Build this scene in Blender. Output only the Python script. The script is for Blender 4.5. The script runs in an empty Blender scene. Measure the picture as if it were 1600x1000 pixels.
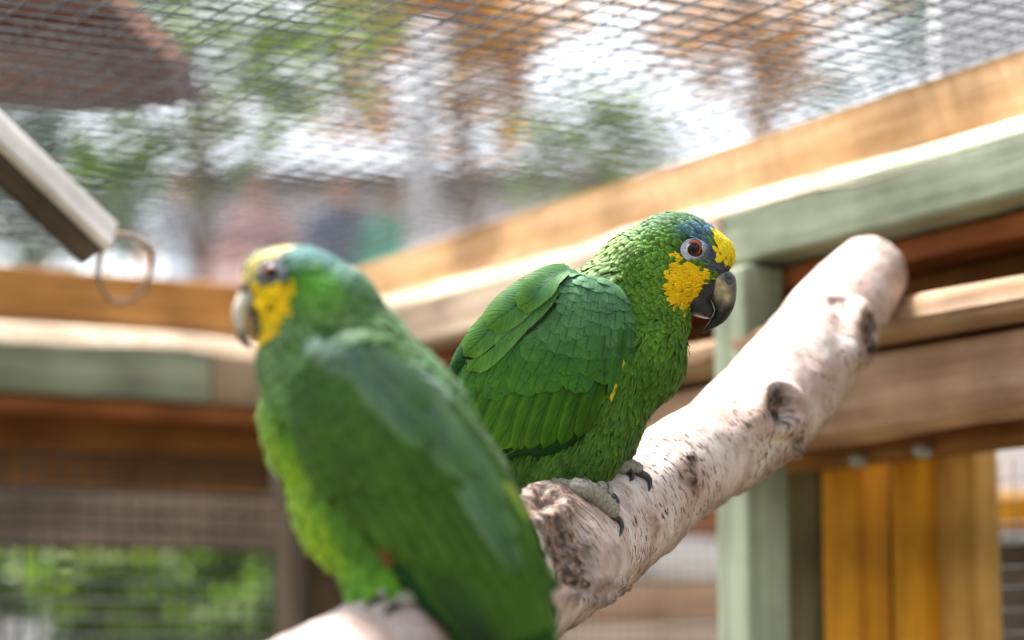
import bpy, bmesh, math, random
import numpy as np
from mathutils import Vector, Matrix, noise, kdtree
from mathutils.bvhtree import BVHTree

random.seed(7)
rng = np.random.default_rng(7)
sc = bpy.context.scene
COL = sc.collection

# ------------------------------------------------------------------ camera
F = 85.0 / 36.0 * 1600.0          # focal length in photo pixels
PITCH = math.atan(550.0 / F)      # the camera looks slightly up
CAM = Vector((0, 0, 1.45))
FWD = Vector((0, math.cos(PITCH), math.sin(PITCH)))
UP = Vector((0, -math.sin(PITCH), math.cos(PITCH)))
RIGHT = Vector((1, 0, 0))
cam_data = bpy.data.cameras.new('camera')
cam = bpy.data.objects.new('camera', cam_data)
COL.objects.link(cam)
cam.location = CAM
cam.rotation_euler = (math.pi / 2 + PITCH, 0, 0)
cam_data.lens = 85
cam_data.sensor_width = 36
cam_data.clip_end = 500
cam_data.clip_start = 0.05
cam_data.dof.use_dof = True
cam_data.dof.focus_distance = 1.47
cam_data.dof.aperture_fstop = 4.2
sc.camera = cam

# ------------------------------------------------------------------ sky, sun, exposure
SUN_EL, SUN_AZ = math.radians(66), math.radians(-50)     # azimuth from +Y (forward), towards +X positive
world = bpy.data.worlds.new('World')
sc.world = world
world.use_nodes = True
nt = world.node_tree
nt.nodes.clear()
out = nt.nodes.new('ShaderNodeOutputWorld')
bg = nt.nodes.new('ShaderNodeBackground')
sky = nt.nodes.new('ShaderNodeTexSky')
sky.sky_type = 'NISHITA'
sky.sun_disc = False
sky.sun_elevation = SUN_EL
sky.sun_rotation = SUN_AZ
sky.air_density = 1.0
sky.dust_density = 2.0
sky.ozone_density = 1.0
hs = nt.nodes.new('ShaderNodeHueSaturation')
hs.inputs['Saturation'].default_value = 0.30
nt.links.new(sky.outputs[0], hs.inputs['Color'])
nt.links.new(hs.outputs[0], bg.inputs[0])
bg.inputs[1].default_value = 0.076
nt.links.new(bg.outputs[0], out.inputs[0])
sun_data = bpy.data.lights.new('sun', 'SUN')
sun_data.energy = 2.9
sun_data.angle = math.radians(12)
sun_data.color = (1.0, 0.96, 0.9)
sun = bpy.data.objects.new('sun', sun_data)
COL.objects.link(sun)
sd = Vector((math.sin(SUN_AZ) * math.cos(SUN_EL), math.cos(SUN_AZ) * math.cos(SUN_EL), math.sin(SUN_EL)))
sun.rotation_euler = (-sd).to_track_quat('-Z', 'Y').to_euler()
sun.location = sd * 30
sc.view_settings.view_transform = 'Standard'
sc.view_settings.look = 'None'
sc.view_settings.gamma = 1
sc.view_settings.use_curve_mapping = False
sc.view_settings.exposure = 2.58
sc.render.engine = 'CYCLES'
sc.cycles.use_denoising = True
sc.cycles.max_bounces = 6


def W(px, py, d):
    """world point seen at photo pixel (px, py) at distance d along the view axis"""
    px, py, d = float(px), float(py), float(d)
    return CAM + d * (FWD + RIGHT * ((px - 800.0) / F) + UP * ((500.0 - py) / F))


def S(d):
    return d / F          # metres per photo pixel at distance d


# ------------------------------------------------------------------ materials
MATS = {}


def new_mat(name):
    m = bpy.data.materials.new(name)
    m.use_nodes = True
    n = m.node_tree.nodes
    b = n['Principled BSDF']
    MATS[name] = m
    return m, n, m.node_tree.links, b


def ramp(n, stops):
    r = n.new('ShaderNodeValToRGB')
    e = r.color_ramp.elements
    while len(e) < len(stops):
        e.new(0.5)
    for k, (p, c) in enumerate(stops):
        e[k].position = p
        e[k].color = (*c, 1)
    return r


WOODS = (3, 55, 55)      # grain runs along local x


def noise_mat(name, c0, c1, scale=(8, 8, 8), rough=0.75, bump=0.3, detail=5, coord='Object', spec=0.15, lo=0.35, hi=0.68, c2=None, bdist=0.004):
    m, n, l, b = new_mat(name)
    tc = n.new('ShaderNodeTexCoord')
    mp = n.new('ShaderNodeMapping')
    mp.inputs['Scale'].default_value = scale
    l.new(tc.outputs[coord], mp.inputs[0])
    nz = n.new('ShaderNodeTexNoise')
    nz.inputs['Scale'].default_value = 1
    nz.inputs['Detail'].default_value = detail
    nz.inputs['Roughness'].default_value = 0.62
    l.new(mp.outputs[0], nz.inputs[0])
    stops = [(lo, c0), (hi, c1)]
    if c2:
        stops.append((min(0.98, hi + 0.12), c2))
    r = ramp(n, stops)
    l.new(nz.outputs[0], r.inputs[0])
    if scale == WOODS:
        st_ = n.new('ShaderNodeTexNoise'); st_.inputs['Scale'].default_value = 9; st_.inputs['Detail'].default_value = 6
        l.new(tc.outputs['Object'], st_.inputs[0])
        rs = ramp(n, [(.34, (.62, .60, .58)), (.60, (1.12, 1.10, 1.08))])
        l.new(st_.outputs[0], rs.inputs[0])
        mm = n.new('ShaderNodeMix'); mm.data_type = 'RGBA'; mm.blend_type = 'MULTIPLY'; mm.inputs['Factor'].default_value = 1
        l.new(r.outputs[0], mm.inputs['A']); l.new(rs.outputs[0], mm.inputs['B'])
        l.new(mm.outputs['Result'], b.inputs['Base Color'])
    else:
        l.new(r.outputs[0], b.inputs['Base Color'])
    b.inputs['Roughness'].default_value = rough
    b.inputs['Specular IOR Level'].default_value = spec
    if bump:
        bp = n.new('ShaderNodeBump')
        bp.inputs['Strength'].default_value = bump
        bp.inputs['Distance'].default_value = bdist
        l.new(nz.outputs[0], bp.inputs['Height'])
        l.new(bp.outputs[0], b.inputs['Normal'])
    return m


noise_mat('orange_timber', (.36, .17, .045), (.60, .33, .12), WOODS)
noise_mat('lit_orange_timber', (.46, .28, .13), (.68, .47, .28), WOODS)  # orange timber again, strong light on the right beam put into its colour
noise_mat('tan_timber', (.42, .32, .21), (.62, .50, .36), WOODS)
noise_mat('brown_timber', (.17, .075, .022), (.33, .16, .05), WOODS)
noise_mat('rust_timber', (.22, .075, .025), (.40, .16, .06), WOODS)
noise_mat('green_timber', (.22, .27, .19), (.36, .41, .31), WOODS)
noise_mat('pale_timber', (.46, .35, .25), (.66, .55, .43), WOODS)
noise_mat('rail_timber', (.36, .22, .13), (.58, .42, .29), WOODS)
noise_mat('dark_timber', (.035, .026, .016), (.10, .065, .035), WOODS)
noise_mat('shelter_timber', (.10, .075, .055), (.19, .15, .11), WOODS)
noise_mat('olive_timber', (.07, .06, .025), (.13, .11, .05), WOODS)
noise_mat('yellow_timber', (.48, .20, .012), (.66, .32, .02), WOODS)
noise_mat('ochre_timber', (.40, .22, .05), (.55, .33, .09), WOODS)
noise_mat('roof_timber', (.06, .020, .005), (.16, .055, .014), WOODS)
noise_mat('pale_plank', (.60, .58, .55), (.84, .82, .79), WOODS)
noise_mat('grey_plank', (.06, .05, .04), (.16, .13, .10), WOODS)
noise_mat('rope', (.30, .22, .17), (.48, .38, .30), (60, 60, 60))
noise_mat('wire', (.03, .03, .03), (.10, .10, .10), (30, 30, 30), rough=.45, spec=.5, bump=0)
noise_mat('wire_pale', (.022, .024, .028), (.075, .08, .09), (30, 30, 30), rough=.6, spec=.2, bump=0)
noise_mat('steel', (.25, .25, .25), (.4, .4, .4), (30, 30, 30), rough=.35, bump=0)
noise_mat('render_wall', (.44, .43, .42), (.66, .65, .64), (1.3, 1.3, 3.5))
noise_mat('stone', (.30, .19, .14), (.66, .54, .46), (1.1, 1.1, 9.0), c2=(.8, .72, .66))
noise_mat('soil', (.05, .04, .025), (.12, .10, .06), (3, 3, 3))
noise_mat('paving', (.30, .28, .26), (.42, .40, .38), (2, 2, 2))
noise_mat('trunk_brown', (.10, .06, .035), (.24, .15, .09), (6, 6, 1.5))
noise_mat('trunk_pale', (.50, .50, .52), (.78, .78, .80), (6, 6, 1.5))
noise_mat('pavilion_wall', (.42, .40, .42), (.55, .53, .56), (1, 1, 3))
noise_mat('pane_dark', (.02, .03, .04), (.05, .06, .08), (2, 2, 2), rough=.1, bump=0)
noise_mat('white_panel', (.72, .74, .78), (.82, .84, .87), (2, 2, 2))
noise_mat('horn_claw', (.012, .012, .013), (.05, .05, .052), (300, 300, 300), rough=.32, spec=.5, bump=.15, bdist=.0005)
noise_mat('toe_skin', (.20, .19, .155), (.46, .44, .38), (520, 520, 520), rough=.7, bump=.9, bdist=.0009)


def leaf_mat(name, c0, c1, trans=0.45):
    m, n, l, b = new_mat(name)
    oi = n.new('ShaderNodeAttribute')
    oi.attribute_name = 'shade'
    r = ramp(n, [(0.0, c0), (1.0, c1)])
    l.new(oi.outputs['Fac'], r.inputs[0])
    l.new(r.outputs[0], b.inputs['Base Color'])
    b.inputs['Roughness'].default_value = .5
    tr = n.new('ShaderNodeBsdfTranslucent')
    l.new(r.outputs[0], tr.inputs[0])
    mx = n.new('ShaderNodeMixShader')
    mx.inputs[0].default_value = trans
    l.new(b.outputs[0], mx.inputs[1])
    l.new(tr.outputs[0], mx.inputs[2])
    l.new(mx.outputs[0], n['Material Output'].inputs[0])
    return m


leaf_mat('leaf_green', (.03, .08, .008), (.17, .27, .02))
leaf_mat('leaf_dark', (.015, .045, .018), (.05, .11, .04))
leaf_mat('leaf_orange', (.22, .09, .012), (.58, .31, .05))
leaf_mat('leaf_lime', (.05, .13, .01), (.18, .34, .03))


def feather_mat():
    m, n, l, b = new_mat('feather')
    at = n.new('ShaderNodeAttribute'); at.attribute_name = 'Col'
    uv = n.new('ShaderNodeUVMap'); uv.uv_map = 'UVMap'
    sp = n.new('ShaderNodeSeparateXYZ')
    l.new(uv.outputs[0], sp.inputs[0])
    # barbs: stripes slanting away from the shaft, u = -1..1 in x, v in y
    wr = n.new('ShaderNodeMath'); wr.operation = 'WRAP'; wr.inputs[1].default_value = 4; wr.inputs[2].default_value = -4
    l.new(sp.outputs[0], wr.inputs[0])
    ab = n.new('ShaderNodeMath'); ab.operation = 'ABSOLUTE'
    l.new(wr.outputs[0], ab.inputs[0])
    k1 = n.new('ShaderNodeMath'); k1.operation = 'MULTIPLY_ADD'
    l.new(ab.outputs[0], k1.inputs[0]); k1.inputs[1].default_value = -0.28
    l.new(sp.outputs[1], k1.inputs[2])
    cb = n.new('ShaderNodeCombineXYZ')
    l.new(k1.outputs[0], cb.inputs[0]); l.new(sp.outputs[2], cb.inputs[2])
    ml = n.new('ShaderNodeMath'); ml.operation = 'MULTIPLY'; ml.inputs[1].default_value = 3.0
    l.new(sp.outputs[0], ml.inputs[0]); l.new(ml.outputs[0], cb.inputs[1])
    mp = n.new('ShaderNodeMapping'); mp.inputs['Scale'].default_value = (34, .35, 1)
    l.new(cb.outputs[0], mp.inputs[0])
    nz = n.new('ShaderNodeTexNoise'); nz.inputs['Scale'].default_value = 1; nz.inputs['Detail'].default_value = 3
    l.new(mp.outputs[0], nz.inputs[0])
    r = ramp(n, [(.3, (.62, .62, .62)), (.7, (1.22, 1.22, 1.22))])
    l.new(nz.outputs[0], r.inputs[0])
    mx = n.new('ShaderNodeMix'); mx.data_type = 'RGBA'; mx.blend_type = 'MULTIPLY'
    mx.inputs['Factor'].default_value = 1
    l.new(at.outputs['Color'], mx.inputs['A']); l.new(r.outputs[0], mx.inputs['B'])
    # large soft variation over the bird
    tc = n.new('ShaderNodeTexCoord')
    nb = n.new('ShaderNodeTexNoise'); nb.inputs['Scale'].default_value = 55; nb.inputs['Detail'].default_value = 3
    l.new(tc.outputs['Object'], nb.inputs[0])
    r2 = ramp(n, [(.3, (.78, .80, .85)), (.7, (1.18, 1.16, 1.05))])
    l.new(nb.outputs[0], r2.inputs[0])
    m2 = n.new('ShaderNodeMix'); m2.data_type = 'RGBA'; m2.blend_type = 'MULTIPLY'
    m2.inputs['Factor'].default_value = 1
    l.new(mx.outputs['Result'], m2.inputs['A']); l.new(r2.outputs[0], m2.inputs['B'])
    sh = n.new('ShaderNodeMapRange'); sh.inputs['From Min'].default_value = .03; sh.inputs['From Max'].default_value = .10
    sh.inputs['To Min'].default_value = .6; sh.inputs['To Max'].default_value = 1.0
    l.new(ab.outputs[0], sh.inputs[0])
    m3 = n.new('ShaderNodeMix'); m3.data_type = 'RGBA'; m3.blend_type = 'MULTIPLY'; m3.inputs['Factor'].default_value = 1
    l.new(m2.outputs['Result'], m3.inputs['A']); l.new(sh.outputs[0], m3.inputs['B'])
    l.new(m3.outputs['Result'], b.inputs['Base Color'])
    b.inputs['Roughness'].default_value = .55
    b.inputs['Specular IOR Level'].default_value = .16
    b.inputs['Sheen Weight'].default_value = .06
    b.inputs['Sheen Roughness'].default_value = .4
    bp = n.new('ShaderNodeBump'); bp.inputs['Strength'].default_value = .45; bp.inputs['Distance'].default_value = .0006
    l.new(nz.outputs[0], bp.inputs['Height']); l.new(bp.outputs[0], b.inputs['Normal'])
    return m


feather_mat()


def vcol_mat(name, rough=.4, spec=.5, bump_scale=0, bump=.3, coat=0):
    m, n, l, b = new_mat(name)
    at = n.new('ShaderNodeAttribute'); at.attribute_name = 'Col'
    b.inputs['Roughness'].default_value = rough
    b.inputs['Specular IOR Level'].default_value = spec
    b.inputs['Coat Weight'].default_value = coat
    b.inputs['Coat Roughness'].default_value = .03
    if bump_scale:
        tc = n.new('ShaderNodeTexCoord')
        nz = n.new('ShaderNodeTexNoise'); nz.inputs['Scale'].default_value = bump_scale; nz.inputs['Detail'].default_value = 5
        l.new(tc.outputs['Object'], nz.inputs[0])
        r = ramp(n, [(.3, (.6, .6, .6)), (.7, (1.3, 1.3, 1.3))])
        l.new(nz.outputs[0], r.inputs[0])
        mx = n.new('ShaderNodeMix'); mx.data_type = 'RGBA'; mx.blend_type = 'MULTIPLY'; mx.inputs['Factor'].default_value = 1
        l.new(at.outputs['Color'], mx.inputs['A']); l.new(r.outputs[0], mx.inputs['B'])
        l.new(mx.outputs['Result'], b.inputs['Base Color'])
        bp = n.new('ShaderNodeBump'); bp.inputs['Strength'].default_value = bump; bp.inputs['Distance'].default_value = .0006
        l.new(nz.outputs[0], bp.inputs['Height']); l.new(bp.outputs[0], b.inputs['Normal'])
    else:
        l.new(at.outputs['Color'], b.inputs['Base Color'])
    return m


vcol_mat('beak_horn', rough=.36, spec=.3, bump_scale=260, bump=.25)
vcol_mat('eyeball', rough=.06, spec=.35)
vcol_mat('eye_skin', rough=.6, spec=.3, bump_scale=700, bump=.6)
vcol_mat('under_down', rough=.9, spec=.1, bump_scale=400)


def birch_mat():
    m, n, l, b = new_mat('birch_bark')
    uv = n.new('ShaderNodeUVMap'); uv.uv_map = 'UVMap'       # x = metres round the trunk, y = metres along
    kn = n.new('ShaderNodeAttribute'); kn.attribute_name = 'knot'  # bark knots, plus the painted shading of the underside
    tc = n.new('ShaderNodeTexCoord')

    def nz(vec, scale, detail=4, rough=.6, mapping=None):
        if mapping:
            mp = n.new('ShaderNodeMapping'); mp.inputs['Scale'].default_value = mapping
            l.new(vec, mp.inputs[0]); vec = mp.outputs[0]
        t = n.new('ShaderNodeTexNoise'); t.inputs['Scale'].default_value = scale
        t.inputs['Detail'].default_value = detail; t.inputs['Roughness'].default_value = rough
        l.new(vec, t.inputs[0]); return t.outputs[0]

    def mix(f, a, c, mode='MIX'):
        x = n.new('ShaderNodeMix'); x.data_type = 'RGBA'; x.blend_type = mode
        if hasattr(f, 'type'): l.new(f, x.inputs['Factor'])
        else: x.inputs['Factor'].default_value = f
        for v, s in ((a, 'A'), (c, 'B')):
            if hasattr(v, 'type'): l.new(v, x.inputs[s])
            else: x.inputs[s].default_value = (*v, 1)
        return x.outputs['Result']

    def thr(v, lo, hi):
        r = n.new('ShaderNodeMapRange'); r.inputs['From Min'].default_value = lo; r.inputs['From Max'].default_value = hi
        l.new(v, r.inputs[0]); return r.outputs[0]

    obj = tc.outputs['Object']
    base = mix(thr(nz(obj, 26, 5), .38, .66), (.50, .36, .31), (.84, .76, .73))
    fine = nz(uv.outputs[0], 1, 6, .7, (60, 330, 1))
    base = mix(thr(fine, .42, .62), mix(.26, base, (.34, .22, .16)), base)
    patch = thr(nz(obj, 48, 6, .7), .55, .70)
    base = mix(patch, base, (.33, .20, .13))
    lent = nz(uv.outputs[0], 1, 2, .5, (150, 420, 1))
    clus = thr(nz(obj, 20, 2), .40, .58)
    lm = n.new('ShaderNodeMath'); lm.operation = 'MULTIPLY'
    l.new(thr(lent, .575, .605), lm.inputs[0]); l.new(clus, lm.inputs[1])
    base = mix(lm.outputs[0], base, (.075, .028, .018))
    och = thr(nz(obj, 110, 4), .66, .72)
    base = mix(och, base, (.46, .25, .09))
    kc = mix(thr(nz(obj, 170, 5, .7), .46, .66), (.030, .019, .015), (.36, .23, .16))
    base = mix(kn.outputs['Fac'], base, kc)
    l.new(base, b.inputs['Base Color'])
    b.inputs['Roughness'].default_value = .62
    b.inputs['Specular IOR Level'].default_value = .35
    hsum = n.new('ShaderNodeMath'); hsum.operation = 'MULTIPLY_ADD'; hsum.inputs[1].default_value = -.8
    l.new(lm.outputs[0], hsum.inputs[0]); l.new(fine, hsum.inputs[2])
    bp = n.new('ShaderNodeBump'); bp.inputs['Strength'].default_value = .55; bp.inputs['Distance'].default_value = .0016
    l.new(hsum.outputs[0], bp.inputs['Height']); l.new(bp.outputs[0], b.inputs['Normal'])


birch_mat()

# ------------------------------------------------------------------ object helpers


def tag(o, label=None, cat=None, group=None, kind=None):
    if label: o['label'] = label
    if cat: o['category'] = cat
    if group: o['group'] = group
    if kind: o['kind'] = kind
    return o


def empty(name, loc):
    o = bpy.data.objects.new(name, None)
    COL.objects.link(o)
    o.location = loc
    o.empty_display_size = .05
    return o


def mesh_obj(name, verts, faces, mat, parent=None, smooth=True, col=None, uvs=None, origin=None, knot=None):
    """verts in world space (when origin given they are shifted so the object's origin sits there)"""
    org = Vector(origin) if origin is not None else Vector((0, 0, 0))
    pl = Vector(parent['_loc']) if parent is not None and '_loc' in parent else (parent.location.copy() if parent is not None and parent.parent is None else Vector((0, 0, 0)))
    va = np.asarray([tuple(v) for v in verts], dtype=float) if not isinstance(verts, np.ndarray) else verts.astype(float)
    if parent is not None:
        base = parent_world(parent)
        va = va - np.array(base)
    else:
        va = va - np.array(org)
    me = bpy.data.meshes.new(name)
    me.from_pydata(va.tolist(), [], [tuple(int(i) for i in f) for f in faces])
    if smooth:
        me.shade_smooth()
    if col is not None:
        a = me.color_attributes.new('Col', 'FLOAT_COLOR', 'POINT')
        c = np.ones((len(va), 4), dtype=np.float32)
        c[:, :3] = np.asarray(col, dtype=np.float32)
        a.data.foreach_set('color', c.ravel())
    if knot is not None:
        a = me.attributes.new('knot', 'FLOAT', 'POINT')
        a.data.foreach_set('value', np.asarray(knot, dtype=np.float32))
    if uvs is not None:
        ul = me.uv_layers.new(name='UVMap')
        li = np.zeros(len(me.loops), dtype=np.int32)
        me.loops.foreach_get('vertex_index', li)
        ul.data.foreach_set('uv', np.asarray(uvs, dtype=np.float32)[li].ravel())
    me.materials.append(MATS[mat])
    o = bpy.data.objects.new(name, me)
    COL.objects.link(o)
    if parent is not None:
        o.parent = parent
    else:
        o.location = org
    return o


def parent_world(p):
    v = Vector((0, 0, 0))
    while p is not None:
        v += p.location
        p = p.parent
    return v


def box_part(name, center, ax, ay, az, size, mat, parent=None, bevel=.004, jitter=0, chamfer=None):
    """a bevelled bar: axes ax, ay, az (unit), size along each; local x = length (for the grain)"""
    bm = bmesh.new()
    bmesh.ops.create_cube(bm, size=1)
    nseg = max(1, int(size[0] / .15)) if jitter else 1
    for v in bm.verts:
        v.co = Vector((v.co.x * size[0], v.co.y * size[1], v.co.z * size[2]))
    if nseg > 1:
        es = [e for e in bm.edges if abs((e.verts[0].co - e.verts[1].co).normalized().x) > .9]
        bmesh.ops.subdivide_edges(bm, edges=es, cuts=nseg, use_grid_fill=True)
        sd_ = random.random() * 50
        for v in bm.verts:
            k = noise.noise_vector(Vector((v.co.x * 4 + sd_, v.co.y * 9, v.co.z * 9)))
            v.co += Vector((0, k.y, k.z)) * jitter
    if bevel:
        es = [e for e in bm.edges if len(e.link_faces) == 2 and e.calc_face_angle(0) > 1.0]
        bmesh.ops.bevel(bm, geom=es, offset=bevel, segments=2, affect='EDGES', profile=.5)
    me = bpy.data.meshes.new(name)
    bm.to_mesh(me); bm.free()
    me.materials.append(MATS[mat])
    o = bpy.data.objects.new(name, me)
    COL.objects.link(o)
    M = Matrix((ax, ay, az)).transposed().to_4x4()
    M.translation = Vector(center) - (parent_world(parent) if parent else Vector((0, 0, 0)))
    o.matrix_local = M
    if parent:
        o.parent = parent
        o.matrix_parent_inverse = Matrix.Identity(4)
    return o


def tube(points, radii, seg=12, caps=True, flat=None):
    """loft circles along points -> verts, faces"""
    pts = [Vector(p) for p in points]
    n = len(pts)
    vs, fs = [], []
    up = Vector((0.13, 0.21, 0.97)).normalized()
    side = None
    for i, p in enumerate(pts):
        t = (pts[min(i + 1, n - 1)] - pts[max(i - 1, 0)]).normalized()
        if side is None:
            side = t.cross(up).normalized()
        else:
            side = (side - t * side.dot(t)).normalized()
        nn = t.cross(side)
        for k in range(seg):
            a = 2 * math.pi * k / seg
            vs.append(p + (side * math.cos(a) + nn * math.sin(a)) * radii[i])
    for i in range(n - 1):
        for k in range(seg):
            k2 = (k + 1) % seg
            fs.append((i * seg + k, i * seg + k2, (i + 1) * seg + k2, (i + 1) * seg + k))
    if caps:
        vs.append(pts[0]); c0 = len(vs) - 1
        vs.append(pts[-1]); c1 = len(vs) - 1
        for k in range(seg):
            k2 = (k + 1) % seg
            fs.append((c0, k2, k))
            fs.append((c1, (n - 1) * seg + k, (n - 1) * seg + k2))
    return vs, fs


def catmull(pts, per):
    P = np.asarray(pts, dtype=float)
    P = np.vstack([2 * P[0] - P[1], P, 2 * P[-1] - P[-2]])
    res = []
    for i in range(1, len(P) - 2):
        for k in range(per):
            t = k / per
            a, b, c, d = P[i - 1], P[i], P[i + 1], P[i + 2]
            res.append(.5 * ((2 * b) + (c - a) * t + (2 * a - 5 * b + 4 * c - d) * t * t + (3 * b - a - 3 * c + d) * t ** 3))
    res.append(P[-2])
    return np.array(res)


def sstep(a, b, x):
    t = np.clip((x - a) / (b - a), 0, 1)
    return t * t * (3 - 2 * t)


def in_poly(x, y, poly):
    c = False
    j = len(poly) - 1
    for i in range(len(poly)):
        xi, yi = poly[i]; xj, yj = poly[j]
        if (yi > y) != (yj > y) and x < (xj - xi) * (y - yi) / (yj - yi) + xi:
            c = not c
        j = i
    return c


# ================================================================== THE SETTING
def grid_sheet(name, x0, x1, y0, y1, nx, ny, zf, mat):
    vs, fs = [], []
    for j in range(ny + 1):
        for i in range(nx + 1):
            x = x0 + (x1 - x0) * i / nx; y = y0 + (y1 - y0) * j / ny
            vs.append((x, y, zf(x, y)))
    for j in range(ny):
        for i in range(nx):
            a = j * (nx + 1) + i
            fs.append((a, a + 1, a + nx + 2, a + nx + 1))
    o = mesh_obj(name, vs, fs, mat)
    tag(o, kind='structure')
    return o


TER = 2.85        # height of the raised terrace behind the aviary
grid_sheet('ground', -150, 150, -60, 250, 60, 62, lambda x, y: .04 * noise.noise(Vector((x * .4, y * .4, 0))) - .02, 'soil')
# terrace the visitors stand on (closed block behind the retaining wall)
tb = box_part('terrace', (0, 37.3, TER / 2 - .1), Vector((1, 0, 0)), Vector((0, 1, 0)), Vector((0, 0, 1)), (90, 54, TER + .2), 'paving', bevel=0)
tag(tb, kind='structure')

# ---------------------------------------------------------------- aviary: wall directions
TH = math.atan(2195.0 / math.hypot(F, 550))
RD = Vector((math.sin(TH), -math.cos(TH), 0))      # along the right wall, from the corner towards the camera
LD = Vector((-math.cos(TH), -math.sin(TH), 0))     # along the left wall, from the corner towards the camera
ZUP = Vector((0, 0, 1))


def flat_ray(px, py):
    return FWD + RIGHT * ((px - 800.0) / F) + UP * ((500.0 - py) / F)


ref = W(1375, 430, 2.02)                            # the right wall passes here
# corner: on the right wall and on the ray through pixel (510, 446)
r0 = flat_ray(510, 446)
A2 = np.array([[r0.x, -RD.x], [r0.y, -RD.y]])
sol = np.linalg.solve(A2, np.array([ref.x - CAM.x, ref.y - CAM.y]))
CORNER = CAM + r0 * sol[0]
CZ = CORNER.z                                       # ceiling height


def on_wall(px, py, d, off=0.0):
    """point of wall plane (through CORNER along d, off inwards) seen at a pixel -> (s along, z)"""
    r = flat_ray(px, py)
    nrm = Vector((-d.y, d.x, 0))
    inn = LD if d is RD else RD
    t = (CORNER + inn * off - CAM).dot(nrm) / r.dot(nrm)
    p = CAM + r * t
    return (p - CORNER).dot(d), p.z


frame = empty('aviary_frame', (CORNER.x, CORNER.y, 0))
tag(frame, 'timber aviary frame of orange, green and pale beams covered with wire mesh', 'aviary')
IN_R = LD      # inward normal of the right wall is along LD
IN_L = RD


def wbeam(name, d, inn, s0, s1, z0, z1, n0, n1, mat, bevel=.004, jitter=.0015):
    c = CORNER + d * ((s0 + s1) / 2) + inn * ((n0 + n1) / 2)
    c.z = (z0 + z1) / 2
    ay = ZUP.cross(d)
    return box_part(name, c, d, ay, ZUP, (s1 - s0, abs(n1 - n0), z1 - z0), mat, frame, bevel, jitter)


def wz(px, py, d):
    return on_wall(px, py, d)[1]


def chamfer_lip(name, d, inn, s0, s1, z0, z1, n0, n1, mat):
    """waney sloping top edge of a beam: from (n1, z0) at the front to (n0, z1) at the back"""
    vs, fs = [], []
    N = 40
    for i in range(N + 1):
        s = s0 + (s1 - s0) * i / N
        wob = noise.noise(Vector((s * 5, z0 * 7, 1.7))) * .010 + noise.noise(Vector((s * 17, z0 * 7, 4.7))) * .006
        prof = [(n1, z0 - .004 + wob), (n1 - .25 * (n1 - n0), z0 + .55 * (z1 - z0) + wob * .6), (n0, z1), (n0, z0 - .004 + wob)]
        for nn_, z in prof:
            p = CORNER + d * s + inn * nn_
            vs.append((p.x, p.y, z))
    for i in range(N):
        for k in range(4):
            k2 = (k + 1) % 4
            fs.append((i * 4 + k, i * 4 + k2, (i + 1) * 4 + k2, (i + 1) * 4 + k))
    fs.append((0, 1, 2, 3)); fs.append((N * 4 + 3, N * 4 + 2, N * 4 + 1, N * 4))
    o = mesh_obj(name, vs, fs, mat, frame, smooth=False)
    return o


# right wall (pixel heights read at x = 1500)
zR = {k: wz(1500, y, RD) for k, y in dict(top=108, ob=222, pb=268, gb=362, rb=405, lip0=470, lipb=535, rail=668).items()}
SR1 = 2.6
wbeam('beam', RD, IN_R, -.06, SR1, zR['ob'] - .03, zR['top'], -.07, 0.0, 'lit_orange_timber')
sg = on_wall(1135, 420, RD, .06)[0]
wbeam('beam', RD, IN_R, sg + .002, SR1, zR['gb'], zR['pb'], .003, .065, 'green_timber')
wbeam('beam', RD, IN_R, .05, sg, zR['gb'], zR['pb'], .003, .066, 'pale_timber')
chamfer_lip('pale_edge', RD, IN_R, .05, SR1, zR['pb'], zR['ob'] + .004, .003, .065, 'pale_timber')  # pale strip on the sloping top edge of the beam
wbeam('batten', RD, IN_R, .05, SR1, zR['rb'], zR['gb'] - .002, -.03, .03, 'rust_timber')
wbeam('board', RD, IN_R, .05, SR1, zR['rail'] - .012, zR['ob'] - .034, -.075, -.035, 'brown_timber')
wbeam('rail', RD, IN_R, .62, SR1, zR['rail'], zR['lipb'] - .002, -.03, .045, 'rail_timber', bevel=.022, jitter=.007)
wbeam('rail', RD, IN_R, .62, SR1, zR['lipb'], zR['lip0'], -.02, .075, 'rail_timber', bevel=.022, jitter=.008)

# left wall (pixel heights read at x = 100)
zL = {k: wz(100, y, LD) for k, y in dict(top=421, ob=512, pb=548, gb=626, rb=652, dk=752).items()}
SL1 = 1.9
wbeam('beam', LD, IN_L, .002, SL1, zL['ob'] - .03, zL['top'], -.07, 0.0, 'orange_timber')
sg2 = on_wall(330, 620, LD, .06)[0]
wbeam('beam', LD, IN_L, sg2 + .002, SL1, zL['gb'], zL['pb'], .003, .065, 'green_timber')
wbeam('beam', LD, IN_L, .07, sg2, zL['gb'], zL['pb'], .003, .066, 'tan_timber')
chamfer_lip('pale_edge', LD, IN_L, .07, SL1, zL['pb'], zL['ob'] + .004, .003, .065, 'pale_timber')
wbeam('batten', LD, IN_L, .05, SL1, zL['rb'], zL['gb'] - .002, -.03, .055, 'rust_timber')
wbeam('board', LD, IN_L, .05, SL1, zL['dk'], zL['ob'] - .034, -.075, -.035, 'brown_timber')


def wpost(name, d, inn, pxa, pxb, pyr, ztop, n0, n1, mat, zbot=0.0):
    s_a, s_b = on_wall(pxa, pyr, d, max(n0, n1))[0], on_wall(pxb, pyr, d, max(n0, n1))[0]
    s0, s1 = min(s_a, s_b), max(s_a, s_b)
    c = CORNER + d * ((s0 + s1) / 2) + inn * ((n0 + n1) / 2)
    c.z = (ztop + zbot) / 2
    return box_part(name, c, ZUP, d, ZUP.cross(d), (ztop - zbot, s1 - s0, abs(n1 - n0)), mat, frame, .004, .002)


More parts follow.
